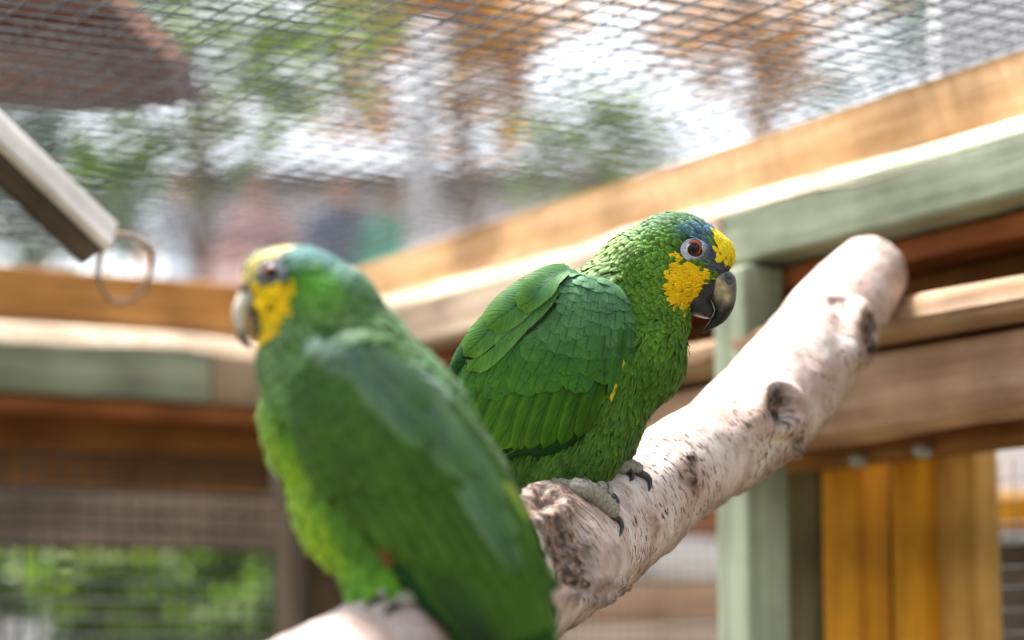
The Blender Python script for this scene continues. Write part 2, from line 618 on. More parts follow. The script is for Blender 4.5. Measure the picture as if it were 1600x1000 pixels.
# posts and boards
box_part('post', CORNER + RD * .0 + LD * .0 + Vector((-.0, .03, 0)) - Vector((0, 0, CZ / 2 + .02)), ZUP, RD, ZUP.cross(RD), (CZ - .04, .09, .09), 'dark_timber', frame, .004, .002)
wpost('post', RD, IN_R, 1116, 1168, 850, zR['gb'] - .004, .032, .075, 'green_timber')
wpost('post', LD, IN_L, 512, 548, 940, zL['dk'] - .004, -.06, -.01, 'dark_timber')
for pxa, pxb, nn0, nn1, mt in ((1212, 1282, -.13, -.10, 'olive_timber'), (1284, 1342, -.115, -.08, 'yellow_timber'), (1336, 1398, -.15, -.12, 'ochre_timber'), (1391, 1438, -.115, -.08, 'yellow_timber'), (1440, 1522, -.13, -.10, 'ochre_timber')):
    wpost('board', RD, IN_R, pxa, pxb, 850, zR['rail'] + .03, nn0, nn1, mt)
# screw heads / cup washers under the rail
for px, py in ((1305, 718), (1405, 702)):
    s, z = on_wall(px, py, RD)
    c = CORNER + RD * s + IN_R * -.03; c.z = z
    vs, fs = tube([c, c + IN_R * .01, c + IN_R * .014], [.006, .006, .003], 14)
    mesh_obj('washer', vs, fs, 'steel', frame)


def wire_panel(name, org, u, v, nrm, lu, lv, step, rad, mat, parent, wob=.002):
    vs, fs = [], []

    def wire(p0, du, ln, offs):
        n = max(2, int(ln / .12))
        c = []
        sd_ = random.random() * 99
        perp = nrm.cross(du)
        for i in range(n + 1):
            t = ln * i / n
            w = noise.noise(Vector((t * 3, sd_, .5))) * wob
            w2 = noise.noise(Vector((p0.x * 1.5 + du.x * t * 1.5, p0.y * 1.5 + du.y * t * 1.5, p0.z))) * wob * 3
            c.append(p0 + du * t + perp * w + nrm * (w2 + offs))
        b0 = len(vs)
        for p in c:
            for a, bb in ((1, 0), (0, 1), (-1, 0), (0, -1)):
                vs.append(p + perp * (a * rad) + nrm * (bb * rad))
        for i in range(n):
            for k in range(4):
                k2 = (k + 1) % 4
                fs.append((b0 + i * 4 + k, b0 + i * 4 + k2, b0 + i * 4 + 4 + k2, b0 + i * 4 + 4 + k))
    for i in range(int(lu / step) + 1):
        wire(org + u * (i * step), v, lv, rad * .9)
    for j in range(int(lv / step) + 1):
        wire(org + v * (j * step), u, lu, -rad * .9)
    return mesh_obj(name, vs, fs, mat, parent, smooth=False)


ztop = max(zR['top'], zL['top'])
wire_panel('wire_mesh', Vector((CORNER.x, CORNER.y, ztop + .004)), RD, LD, ZUP, 2.9, 2.5, .0265, .0009, 'wire_pale', frame)
rot_ = Matrix.Rotation(.035, 3, 'Z')
wire_panel('wire_mesh', Vector((CORNER.x, CORNER.y, ztop + .034)) - RD * .05 - LD * .05, rot_ @ RD, rot_ @ LD, ZUP, 3.0, 2.6, .0265, .0007, 'wire_pale', frame, .006)
wire_panel('wire_mesh', Vector((CORNER.x, CORNER.y, .02)) - IN_R * .155 + RD * .05, RD, ZUP, IN_R, 2.4, zR['rail'] - .03, .019, .0006, 'wire', frame)
wire_panel('wire_mesh', Vector((CORNER.x, CORNER.y, .02)) - IN_L * .032 + LD * .05, LD, ZUP, IN_L, 1.8, zL['dk'] + .02, .021, .0018, 'wire', frame)

# ---------------------------------------------------------------- PERCH (birch branch)
PC = [(380, 1178, .94, .031), (500, 1100, 1.035, .0315), (610, 1032, 1.13, .032), (780, 930, 1.32, .0355), (900, 855, 1.475, .039), (985, 792, 1.55, .037),
      (1100, 708, 1.62, .0355), (1190, 640, 1.69, .037), (1255, 568, 1.76, .0385), (1313, 488, 1.84, .0355), (1362, 424, 1.91, .030)]
cl = catmull([tuple(W(a, b, c)) + (r,) for a, b, c, r in PC], 26)
NS = 96
axis_pts = [Vector(c[:3]) for c in cl]
pv, pn = [], []
puv = []
side = None
acc = 0
for i, c in enumerate(cl):
    p = axis_pts[i]
    t = (axis_pts[min(i + 1, len(cl) - 1)] - axis_pts[max(i - 1, 0)]).normalized()
    if i: acc += (p - axis_pts[i - 1]).length
    if side is None: side = t.cross(ZUP).normalized()
    side = (side - t * side.dot(t)).normalized()
    nn = t.cross(side)
    for k in range(NS):
        a = 2 * math.pi * k / NS
        dr = -side * math.cos(a) - nn * math.sin(a)
        q = p + dr * c[3]
        dsp = noise.noise(q * 14) * .0035 + noise.noise(q * 45) * .0013 + noise.noise(Vector((q.x * 160, q.y * 160, q.z * 160))) * .0004
        low = max(0, -dr.z)
        dsp += low * (abs(noise.noise(q * 90)) * .004 - .001)
        pv.append(q + dr * dsp); pn.append(dr)
        puv.append((a * .037, acc))
pv = np.array([tuple(v) for v in pv]); pn = np.array([tuple(v) for v in pn])
puv = np.array(puv)
knot = np.zeros(len(pv))  # holds bark knots and the painted underside shade
camv = np.array(CAM)


def to_px(P):
    P = np.asarray(P) - camv
    d = P @ np.array(FWD)
    return 800 + F * (P @ np.array(RIGHT)) / d, 500 - F * (P @ np.array(UP)) / d, d


ppx, ppy, pdd = to_px(pv)
facing = (pn * (camv - pv)).sum(1) > 0


def perch_bump(px, py, rad, h, stain, dirv=None, flat=1.0, inner=None, ecc=(1, 1)):
    """push bark out (h > 0) or in round the place seen at (px, py); h in m, rad in px"""
    d = np.hypot((ppx - px) / ecc[0], (ppy - py) / ecc[1])
    w = np.where(facing, 1 - sstep(rad * (.45 if inner is None else inner), rad, d), 0)
    dv = pn if dirv is None else np.array(dirv)[None, :]
    rough_n = np.array([noise.noise(Vector(v) * 110) + .6 * noise.noise(Vector(v) * 260) if k_ > .02 else 0 for v, k_ in zip(pv, w)])
    pv[:] = pv + dv * (w * (h + (.006 * rough_n if stain > .5 else .0)))[:, None]
    if stain:
        knot[:] = np.maximum(knot, np.clip(w * stain * (1 + .9 * rough_n), 0, 1))


tl = (-FWD * .8 - RIGHT * .45 + UP * .35).normalized()
perch_bump(880, 822, 92, .016, .0, tuple(tl))
perch_bump(884, 806, 62, .010, .9, tuple(tl), inner=.7, ecc=(1.0, .75))
perch_bump(884, 800, 26, -.006, .95)
perch_bump(905, 880, 58, -.007, 1.2, ecc=(.75, 1.2))
perch_bump(855, 880, 34, .003, .0)
perch_bump(940, 925, 55, .002, .55, ecc=(1.5, .6))
perch_bump(1212, 640, 54, .011, .1)
perch_bump(1208, 640, 30, -.012, 1.3, ecc=(.85, 1.25))
perch_bump(1240, 690, 26, .004, .8, ecc=(.6, 1.6))
perch_bump(1340, 525, 44, .010, .4, ecc=(.7, 1.5))
perch_bump(1346, 525, 24, -.006, 1.2, ecc=(.7, 1.9))
perch_bump(1300, 470, 14, -.002, .6, ecc=(2.6, .7))
perch_bump(1082, 735, 16, -.0015, .85, ecc=(.6, 2.6))
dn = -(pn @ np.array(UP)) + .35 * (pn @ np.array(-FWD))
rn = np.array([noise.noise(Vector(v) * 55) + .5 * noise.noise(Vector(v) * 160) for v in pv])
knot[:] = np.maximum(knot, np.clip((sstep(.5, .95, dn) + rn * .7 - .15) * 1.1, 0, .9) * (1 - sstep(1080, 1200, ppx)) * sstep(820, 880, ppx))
knot[:] = np.maximum(knot, np.clip(sstep(.2, .95, dn) * .7 + rn * .4 - .08, 0, .75))  # brown shade painted onto the underside along the whole branch
ppf = []
n_r = len(cl)
for i in range(n_r - 1):
    for k in range(NS):
        k2 = (k + 1) % NS
        ppf.append((i * NS + k, i * NS + k2, (i + 1) * NS + k2, (i + 1) * NS + k))
# UV seam duplicates are avoided by putting the seam on the hidden side; ends closed
e0 = len(pv)
pv = np.vstack([pv, np.array(axis_pts[0])[None], np.array(axis_pts[-1] + (axis_pts[-1] - axis_pts[-2]).normalized() * .004)[None]])
puv = np.vstack([puv, [[0, 0]], [[0, acc]]])
knot = np.append(knot, [0.5, 0.5])
for k in range(NS):
    k2 = (k + 1) % NS
    ppf.append((e0, k2, k)); ppf.append((e0 + 1, (n_r - 1) * NS + k, (n_r - 1) * NS + k2))
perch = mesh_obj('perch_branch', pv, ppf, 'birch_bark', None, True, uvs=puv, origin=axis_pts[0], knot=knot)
tag(perch, 'thick white birch branch with knots that both parrots perch on', 'branch')
PERCH_BVH = BVHTree.FromPolygons([Vector(v) for v in pv], ppf)


def on_perch(px, py, lift=0):
    r = flat_ray(px, py).normalized()
    h = PERCH_BVH.ray_cast(CAM, r)
    if h[0] is None:
        loc, n_, _, _ = PERCH_BVH.find_nearest(W(px, py, 1.45))
        return loc + n_ * lift
    n_ = h[1] if h[1].dot(r) < 0 else -h[1]
    return h[0] + n_ * lift


# ================================================================== PARROTS
FV = np.array([0, .3, .58, .78, .90, .97, 1.0])
FW = np.array([.6, .95, 1.0, .90, .68, .42, .12])


class Bird:
    def __init__(self, d0, base_px, label, facing):
        self.d0 = d0; self.s = S(d0); self.face = facing      # facing: +1 right, -1 left
        self.root = empty('parrot', W(base_px[0], base_px[1], d0))
        tag(self.root, label, 'parrot', 'green parrots on the birch perch')

    def P(self, px, py, dd=0):
        """photo pixel on the bird's own middle plane, pushed dd pixels away from the camera"""
        return W(px, py, self.d0) + FWD * (dd * self.s)

    def px(self, p):
        q = p - CAM
        dd = (q.dot(FWD) - self.d0) / self.s
        k = self.d0            # orthographic-like read-out on the middle plane
        return 800 + F * q.x / k, 500 - F * q.dot(UP) / k, dd

    def blob(self, ells, voxel, smooth_it=6):
        bm = bmesh.new()
        for (x, y, dd, ra, rb, rd, ang) in ells:
            r = bmesh.ops.create_icosphere(bm, subdivisions=3, radius=1)
            ca, sa = math.cos(math.radians(ang)), math.sin(math.radians(ang))
            c = self.P(x, y, dd)
            ax = RIGHT * ca - UP * sa       # angle measured clockwise on the picture
            ay = RIGHT * sa + UP * ca
            for v in r['verts']:
                q = v.co.copy()
                v.co = c + (ax * q.x * ra + ay * q.y * rb + FWD * q.z * rd) * self.s
        me = bpy.data.meshes.new('tmp'); bm.to_mesh(me); bm.free()
        o = bpy.data.objects.new('tmp', me); COL.objects.link(o)
        m = o.modifiers.new('r', 'REMESH'); m.mode = 'VOXEL'; m.voxel_size = voxel
        m2 = o.modifiers.new('s', 'SMOOTH'); m2.factor = .5; m2.iterations = smooth_it
        dg = bpy.context.evaluated_depsgraph_get(); dg.update()
        ev = o.evaluated_get(dg); em = ev.to_mesh()
        vs = [v.co.copy() for v in em.vertices]
        fs = [tuple(p.vertices) for p in em.polygons]
        ev.to_mesh_clear()
        bpy.data.objects.remove(o); bpy.data.meshes.remove(me)
        return vs, fs

    # ---- feathers
    def feather_begin(self):
        self.fv, self.ff, self.fc, self.fu = [], [], [], []

    def put_feather(self, bvh, p, t, L, Wd, col, lift0, lift1, roll=0, nu=3, tipcol=None, FVv=FV, FWv=FW, camber=.12, ray=None, jag=0, edge=None, fray=0):
        n0 = bvh.find_nearest(p)[1]
        t = (t - n0 * t.dot(n0))
        if t.length < 1e-6: return
        t.normalize()
        sdir = n0.cross(t)
        base = len(self.fv)
        rid = random.random() * 40
        nv = len(FVv)
        for j in range(nv):
            v = FVv[j]
            for i in range(nu):
                u = -1 + 2 * i / (nu - 1)
                vv = v - (.03 * u * u if j >= nv - 2 else 0)
                if jag and j >= nv - 2: vv += random.uniform(-jag, jag) + (fray * (1 if i % 2 else -1) if j == nv - 1 else 0)
                q = p + t * (L * vv) + sdir * (u * Wd * .5 * FWv[j])
                if ray is not None:
                    h = bvh.ray_cast(q - ray * .2, ray)
                    if h[0] is not None and (h[0] - q).length < .05:
                        loc, nn = h[0], h[1]
                        if nn.dot(ray) > 0: nn = -nn
                    else:
                        loc, nn, _, _ = bvh.find_nearest(q)
                else:
                    loc, nn, _, _ = bvh.find_nearest(q)
                # beyond the surface the feather keeps going straight
                over = q - loc
                over = over - nn * over.dot(nn)
                q2 = loc + over + nn * (lift0 + (lift1 - lift0) * v ** 1.5 + roll * u * Wd * .5 + camber * Wd * (1 - u * u) * min(1, v * 3))
                self.fv.append(q2)
                c = col
                if tipcol is not None:
                    w = max(0, (v - .35) / .65) ** 1.3
                    c = [col[k] * (1 - w) + tipcol[k] * w for k in range(3)]
                if edge is not None and abs(u) > .99:
                    c = [c[k] * .4 + edge[k] * .6 for k in range(3)]
                self.fc.append(c)
                self.fu.append((u + 8 * int(rid), v + rid))
        for j in range(nv - 1):
            for i in range(nu - 1):
                a = base + j * nu + i
                self.ff.append((a, a + 1, a + nu + 1, a + nu))

    def feather_end(self, name, parent, kind=None):
        if not self.fv: return None
        o = mesh_obj(name, self.fv, self.ff, 'feather', parent, True, col=self.fc, uvs=self.fu)
        if kind: tag(o, kind=kind)
        return o


def scatter(vs, fs, radius_fn, n):
    """dart throwing on a mesh; returns points"""
    V = np.array([tuple(v) for v in vs])
    tri = []
    for f in fs:
        for k in range(1, len(f) - 1): tri.append((f[0], f[k], f[k + 1]))
    T = np.array(tri)
    a, b, c = V[T[:, 0]], V[T[:, 1]], V[T[:, 2]]
    ar = np.linalg.norm(np.cross(b - a, c - a), axis=1)
    idx = rng.choice(len(T), n, p=ar / ar.sum())
    r1, r2 = rng.random(n), rng.random(n)
    s = np.sqrt(r1)
    pts = a[idx] * (1 - s)[:, None] + b[idx] * (s * (1 - r2))[:, None] + c[idx] * (s * r2)[:, None]
    cell = .008
    grid = {}
    res = []
    for p in pts:
        r = radius_fn(Vector(p))
        if r is None: continue
        key = (int(p[0] // cell), int(p[1] // cell), int(p[2] // cell))
        ok = True
        for i in (-1, 0, 1):
            for j in (-1, 0, 1):
                for k in (-1, 0, 1):
                    for q in grid.get((key[0] + i, key[1] + j, key[2] + k), ()):
                        if (q[0] - p[0]) ** 2 + (q[1] - p[1]) ** 2 + (q[2] - p[2]) ** 2 < r * r:
                            ok = False; break
                    if not ok: break
                if not ok: break
            if not ok: break
        if ok:
            grid.setdefault(key, []).append(p)
            res.append((Vector(p), r))
    return res


def vary(c, k=.12):
    f = 1 + random.uniform(-k, k)
    g = random.uniform(-k, k) * .5
    return [max(0, c[0] * f * (1 + g)), max(0, c[1] * f), max(0, c[2] * f * (1 - g))]


def lerp3(a, b, t):
    return [a[k] + (b[k] - a[k]) * t for k in range(3)]


def loft_beak(bird, outer, inner, widths, nseg=20, per=6):
    """beak from paired outline points (picture px) and half widths (px)"""
    O = catmull(outer, per); I = catmull(inner, per)
    Wd = catmull([(w, 0) for w in widths], per)[:, 0]
    vs, fs = [], []
    for o, i_, w in zip(O, I, Wd):
        c = (o + i_) / 2; hlf = (o - i_) / 2
        for k in range(nseg):
            a = 2 * math.pi * k / nseg
            ca, sa = math.cos(a), math.sin(a)
            # slightly keeled on the outer side
            kk = math.copysign(abs(ca) ** .9, ca)
            vs.append(bird.P(c[0] + hlf[0] * kk, c[1] + hlf[1] * kk, max(.3, w) * sa * (1 - .25 * max(0, ca))))
    m = len(O)
    for r in range(m - 1):
        for k in range(nseg):
            k2 = (k + 1) % nseg
            fs.append((r * nseg + k, r * nseg + k2, (r + 1) * nseg + k2, (r + 1) * nseg + k))
    fs.append(tuple(range(nseg))); fs.append(tuple((m - 1) * nseg + k for k in range(nseg)))
    return vs, fs


def make_eye(bird, x, y, dd, r_px, sgn, parent, look=None):
    """eyeball with iris and pupil looking sideways (sgn -1 = towards the camera)"""
    c = bird.P(x, y, dd)
    ax = FWD * sgn
    if look is not None: ax = (ax + look).normalized()
    u = ax.orthogonal().normalized(); v = ax.cross(u)
    vs, fs, col = [], [], []
    R = r_px * bird.s
    NR, NA = 28, 40
    for i in range(NR + 1):
        th = math.pi * .75 * i / NR
        for k in range(NA):
            a = 2 * math.pi * k / NA
            vs.append(c + (ax * math.cos(th) + (u * math.cos(a) + v * math.sin(a)) * math.sin(th)) * R)
            f = math.sin(th) if th < math.pi / 2 else 2
            if f < .45: q = (.002, .002, .003)
            elif f < .60:
                w = random.uniform(.75, 1.15); q = (.05 * w, .011 * w, .004 * w)
            elif f < .80:
                w = random.uniform(.75, 1.15); q = (.30 * w, .055 * w, .010 * w)
            else: q = (.03, .02, .02)
            col.append(q)
    for i in range(NR):
        for k in range(NA):
            k2 = (k + 1) % NA
            fs.append((i * NA + k, i * NA + k2, (i + 1) * NA + k2, (i + 1) * NA + k))
    return mesh_obj('eye', vs, fs, 'eyeball', parent, True, col=col)


def make_ring(bird, bvh, x, y, sgn, rx, ry, ang, hole, parent, face, cfgring=(.46, .50, .57)):
    """bare skin round the eye, laid on the head surface"""
    ray = FWD * -sgn
    vs, fs, cols = [], [], []
    NA, NR = 48, 17
    ca, sa = math.cos(math.radians(ang)), math.sin(math.radians(ang))
    for j in range(NR):
        f = hole + (1 - hole) * j / (NR - 1)
        for k in range(NA):
            a = 2 * math.pi * k / NA
            ex, ey = rx * f * math.cos(a), ry * f * math.sin(a)
            q = bird.P(x + ex * ca - ey * sa, y + ex * sa + ey * ca, sgn * 120)
            h = bvh.ray_cast(q, ray)
            loc = h[0] if h[0] is not None else bvh.find_nearest(q)[0]
            t = j / (NR - 1)
            lift = (.9 + 3.4 * math.exp(-((t - .12) / .16) ** 2) + 1.3 * math.exp(-((t - .42) / .07) ** 2) + 1.0 * math.exp(-((t - .62) / .06) ** 2) + .8 * math.exp(-((t - .8) / .06) ** 2) - 3.0 * max(0, t - .85) / .15)
            vs.append(loc - ray * (lift * bird.s))
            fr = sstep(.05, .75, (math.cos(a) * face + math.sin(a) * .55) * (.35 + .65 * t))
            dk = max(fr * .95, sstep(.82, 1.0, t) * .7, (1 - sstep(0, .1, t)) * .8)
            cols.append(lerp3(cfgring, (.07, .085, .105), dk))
    for j in range(NR - 1):
        for k in range(NA):
            k2 = (k + 1) % NA
            fs.append((j * NA + k, j * NA + k2, (j + 1) * NA + k2, (j + 1) * NA + k))
    return mesh_obj('eye_ring', vs, fs, 'eye_skin', parent, True, col=cols)


def near_perch(p, clear):
    return PERCH_BVH.find_nearest(p)[3] < clear


G_MAIN = (.050, .148, .014)
G_BRIGHT = (.085, .260, .030)
G_PALE = (.20, .36, .11)
G_DARK = (.022, .100, .024)
G_BLUE = (.060, .190, .110)
YEL = (.90, .68, .008)
BLUE = (.09, .22, .36)
GREY = (.22, .25, .30)


def add_foot(bird, toes, claws, shank):
    """toes: lists of (px, py, radius px); laid on the perch surface. claws: lists of pixel points from base to tip"""
    f = None
    for ti, toe in enumerate(toes):
        pts, rad = [], []
        dense = catmull(toe, 6)
        for (x, y, r) in dense:
            rr = r * bird.s * (1 + .06 * math.sin(len(pts) * 2.4))
            q_ = on_perch(x, y, rr * .75)
            lim = bird.d0 - (95 if ti == 0 else 80) * bird.s
            dq = (q_ - CAM).dot(FWD)
            if dq < lim and len(pts) < 8: q_ = W(x, y, lim)
            pts.append(q_); rad.append(rr)
        rad[-1] *= .7
        vs, fs = tube(pts, rad, 14)
        if f is None:
            f = mesh_obj('foot', vs, fs, 'toe_skin', bird.root)
        else:
            mesh_obj('toe', vs, fs, 'toe_skin', f)
        if ti < len(claws) and claws[ti]:
            cp = catmull([(a, b) for a, b in claws[ti]], 5)
            n = len(cp)
            base_d = (pts[-1] - CAM).dot(FWD)
            cpts, cr = [], []
            for i, (x, y) in enumerate(cp):
                t = i / (n - 1)
                s_ = on_perch(x, y, 0)
                d = (s_ - CAM).dot(FWD)
                arch = math.sin(math.pi * min(1, t * 1.02)) * 5 * bird.s
                d = min(d, base_d + .02) - arch - (5.5 - 4.5 * t) * bird.s
                cpts.append(W(x, y, d)); cr.append((6.6 * (1 - t) ** .7 + .7) * bird.s)
            vs, fs = tube(cpts, cr, 12)
            mesh_obj('claw', vs, fs, 'horn_claw', f)
    if shank:
        pts = [bird.P(x, y, dd) for x, y, dd, r in shank]
        vs, fs = tube(pts, [r * bird.s for *_, r in shank], 14)
        mesh_obj('shank', vs, fs, 'toe_skin', f)
    return f


def build_bird(cfg):
    b = Bird(cfg['d0'], cfg['base'], cfg['label'], cfg['face'])
    s = b.s
    bvs, bfs = b.blob(cfg['body'], .0026, 7)
    col = np.tile(np.array([.02, .07, .015]), (len(bvs), 1))
    for i_, v_ in enumerate(bvs):
        x_, y_, d_ = b.px(v_)
        if cfg['bare'](x_, y_, d_) or in_poly(x_, y_, cfg['lore']): col[i_] = (.05, .055, .06)
    body = mesh_obj('body', bvs, bfs, 'under_down', b.root, True, col=col)
    bvh = BVHTree.FromPolygons(bvs, bfs)
    wings = []
    for sgn in (-1, 1):
        ell = [(x, y, sgn * abs(dd), ra, rb, rd, a) for (x, y, dd, ra, rb, rd, a) in (cfg['wing'] if sgn < 0 else cfg.get('wing_far', cfg['wing']))]
        wvs, wfs = b.blob(ell, .0026, 6)
        wb = BVHTree.FromPolygons(wvs, wfs)
        wc = np.tile(np.array([.015, .06, .015]), (len(wvs), 1))
        wo = mesh_obj('wing', wvs, wfs, 'under_down', b.root, True, col=wc)
        wings.append((sgn, wvs, wfs, wb, wo))

    def inside_wing(p):
        for sgn, _, _, wb, _ in wings:
            loc, n_, _, dist = wb.find_nearest(p)
            if loc is not None and (p - loc).dot(n_) < 0: return True
        return False

    # ---- body plumage
    def rad(p):
        x, y, dd = b.px(p)
        if cfg['bare'](x, y, dd): return None
        r = cfg['size'](x, y, dd) * s
        return r
    pts = scatter(bvs, bfs, rad, cfg['n'])
    b.feather_begin()
    for p, r in pts:
        if inside_wing(p): continue
        if near_perch(p, .002): continue
        x, y, dd = b.px(p)
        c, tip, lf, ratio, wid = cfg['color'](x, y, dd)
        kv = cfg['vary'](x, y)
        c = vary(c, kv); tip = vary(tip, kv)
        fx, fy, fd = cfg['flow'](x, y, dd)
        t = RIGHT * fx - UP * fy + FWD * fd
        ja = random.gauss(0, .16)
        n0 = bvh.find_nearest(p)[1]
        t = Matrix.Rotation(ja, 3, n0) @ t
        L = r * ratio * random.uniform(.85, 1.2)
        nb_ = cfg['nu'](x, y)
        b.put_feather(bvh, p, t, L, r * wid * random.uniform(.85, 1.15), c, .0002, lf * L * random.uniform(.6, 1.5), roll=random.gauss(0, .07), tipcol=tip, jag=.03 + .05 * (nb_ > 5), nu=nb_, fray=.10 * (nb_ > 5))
    # loose wisps that break up the outline
    for p, r in pts:
        x, y, dd = b.px(p)
        k = cfg['wisp'](x, y, dd)
        if k <= 0 or inside_wing(p) or near_perch(p, .004): continue
        nw = int(k) + (1 if random.random() < k % 1 else 0)
        c, tip, lf, ratio, wid = cfg['color'](x, y, dd)
        for _ in range(nw):
            fx, fy, fd = cfg['flow'](x, y, dd)
            t = RIGHT * fx - UP * fy + FWD * fd
            n0 = bvh.find_nearest(p)[1]
            t = Matrix.Rotation(random.gauss(0, .25), 3, n0) @ t
            q = p + Vector((random.gauss(0, 1), random.gauss(0, 1), random.gauss(0, 1))) * r * .5
            L = r * ratio * random.uniform(1.0, 1.5)
            b.put_feather(bvh, q, t, L, r * wid * random.uniform(.14, .30), vary(tip, .25), .0008, .09 * L * random.uniform(.2, 1.5), tipcol=vary(tip, .2), camber=.05)
    b.feather_end('plumage', b.root, 'stuff')

    # ---- wings: small coverts joined, long feathers one by one
    for sgn, wvs, wfs, wb, wo in wings:
        ray = FWD * -sgn
        lay = cfg['wing_layout']

        def wrad(p):
            x, y, dd = b.px(p)
            if sgn * dd < abs(cfg['wing_min_dd']) : return None
            return lay['size'](x, y) * s
        b.feather_begin()
        for p, r in scatter(wvs, wfs, wrad, cfg['wn']):
            x, y, dd = b.px(p)
            z = lay['covert'](x, y)
            if z is None: continue
            c, tip, L, Wd, (fx, fy), lf = z
            t = RIGHT * fx - UP * fy
            t = Matrix.Rotation(random.gauss(0, .07), 3, FWD) @ t
            b.put_feather(wb, p, t, L * s * random.uniform(.9, 1.1), Wd * s, vary(c, .08), lf * s * .72, lf * s * random.uniform(.9, 1.1), roll=random.gauss(0, .025), tipcol=vary(tip, .1), camber=.04, nu=7)
        b.feather_end('covert_plumage', wo, 'stuff')
        FV2 = np.array([0, .1, .22, .36, .5, .64, .76, .86, .93, .975, 1.0])
        FW2 = np.array([.6, .85, .97, 1.0, 1.0, .98, .92, .80, .62, .42, .16])
        for (name, x, y, L, Wd, ang, c, tip, h0, h1, roll, edge) in lay['long']:
            b.feather_begin()
            a = math.radians(ang)
            t = RIGHT * math.cos(a) - UP * math.sin(a)
            p = b.P(x, y, sgn * 90)
            h = wb.ray_cast(b.P(x, y, sgn * 400), ray)
            if h[0] is not None: p = h[0]
            else: p = wb.find_nearest(p)[0]
            b.put_feather(wb, p, t, L * s, Wd * s, vary(c, .07), h0 * s, h1 * s, roll=roll * (1 if sgn < 0 else -1), nu=5, tipcol=vary(tip, .07), FVv=FV2, FWv=FW2, camber=.05, edge=edge)
            b.feather_end(name, wo)
    # ---- tail
    for (x, y, dd, L, Wd, ang, c) in cfg['tail']:
        a = math.radians(ang)
        t = RIGHT * math.cos(a) - UP * math.sin(a)
        p = b.P(x, y, dd)
        sdv = (UP * math.cos(a) + RIGHT * math.sin(a)) * .35 + FWD * .94
        sdv.normalize()
        vs, fs, cc, uu = [], [], [], []
        rid = random.random() * 30
        for j, (v, w) in enumerate(zip([0, .2, .4, .6, .8, .92, 1], [.6, .9, 1, 1, .95, .7, .2])):
            for i in range(5):
                u = -1 + i * .5
                vs.append(p + t * (L * s * (v - .03 * u * u)) + sdv * (u * Wd * .5 * w * s) + t.cross(sdv) * (.06 * Wd * s * (1 - u * u)))
                cc.append(vary(c, .06)); uu.append((u + 8 * int(rid), v + rid))
        for j in range(6):
            for i in range(4):
                a0 = j * 5 + i
                fs.append((a0, a0 + 1, a0 + 6, a0 + 5))
        mesh_obj('tail_feather', vs, fs, 'feather', b.root, True, col=cc, uvs=uu)

    # ---- beak
    for nm, key in (('upper_beak', 'upper'), ('lower_beak', 'lower')):
        o, i_, w, cf = cfg[key]
        vs, fs = loft_beak(b, o, i_, w)
        cc = [cf(*b.px(v)) for v in vs]
        mesh_obj(nm, vs, fs, 'beak_horn', b.root, True, col=cc)
    # cere with nostril
    nx, ny, nr, nd = cfg['nostril']
    for sgn in (-1, 1):
        c = b.P(nx, ny, sgn * nd)
        pts = [c + FWD * (sgn * k * s) for k in (-3, 0, 1.2, .4, -3)]
        vs, fs = tube(pts, [r * s for r in (nr * 1.9, nr * 1.6, nr * 1.1, nr * .8, nr * .55)], 18)
        cc = [(.10, .105, .115) if (v - c).length > nr * .86 * s else (.006, .005, .005) for v in vs]
        mesh_obj('nostril', vs, fs, 'beak_horn', b.root, True, col=cc)
    # ---- eyes
    for sgn in (-1, 1):
        ex, ey, er = cfg['eye']
        q = b.P(ex, ey, sgn * 300)
        h = bvh.ray_cast(q, FWD * -sgn)
        _, _, dd = b.px(h[0])
        e = make_eye(b, ex, ey, dd - sgn * er * .62, er, sgn, b.root, cfg.get('look'))
        rx, ry, ra = cfg['ring']
        rgx, rgy = cfg['ring_c']
        make_ring(b, bvh, rgx, rgy, sgn, rx, ry, ra, .48, b.root, cfg['face'], cfg.get('ringcol', (.46, .50, .57)))
    return b


def seg_dist(x, y, ax, ay, bx, by):
    vx, vy = bx - ax, by - ay
    t = max(0, min(1, ((x - ax) * vx + (y - ay) * vy) / (vx * vx + vy * vy)))
    return math.hypot(x - ax - vx * t, y - ay - vy * t)


# ---------------------------------------------------------------- sharp parrot, facing right
CHEEK = [(1056, 396), (1053, 414), (1047, 434), (1043, 455), (1047, 470), (1058, 478), (1074, 481), (1086, 476), (1096, 452), (1104, 441), (1116, 430), (1089, 419), (1072, 412), (1060, 402)]
FRONT = [(1117, 366), (1128, 350), (1146, 372), (1158, 402), (1158, 432), (1138, 422), (1120, 408), (1123, 386)]
LORE = [(1092, 372), (1108, 376), (1122, 404), (1140, 424), (1120, 432), (1098, 420), (1100, 400)]


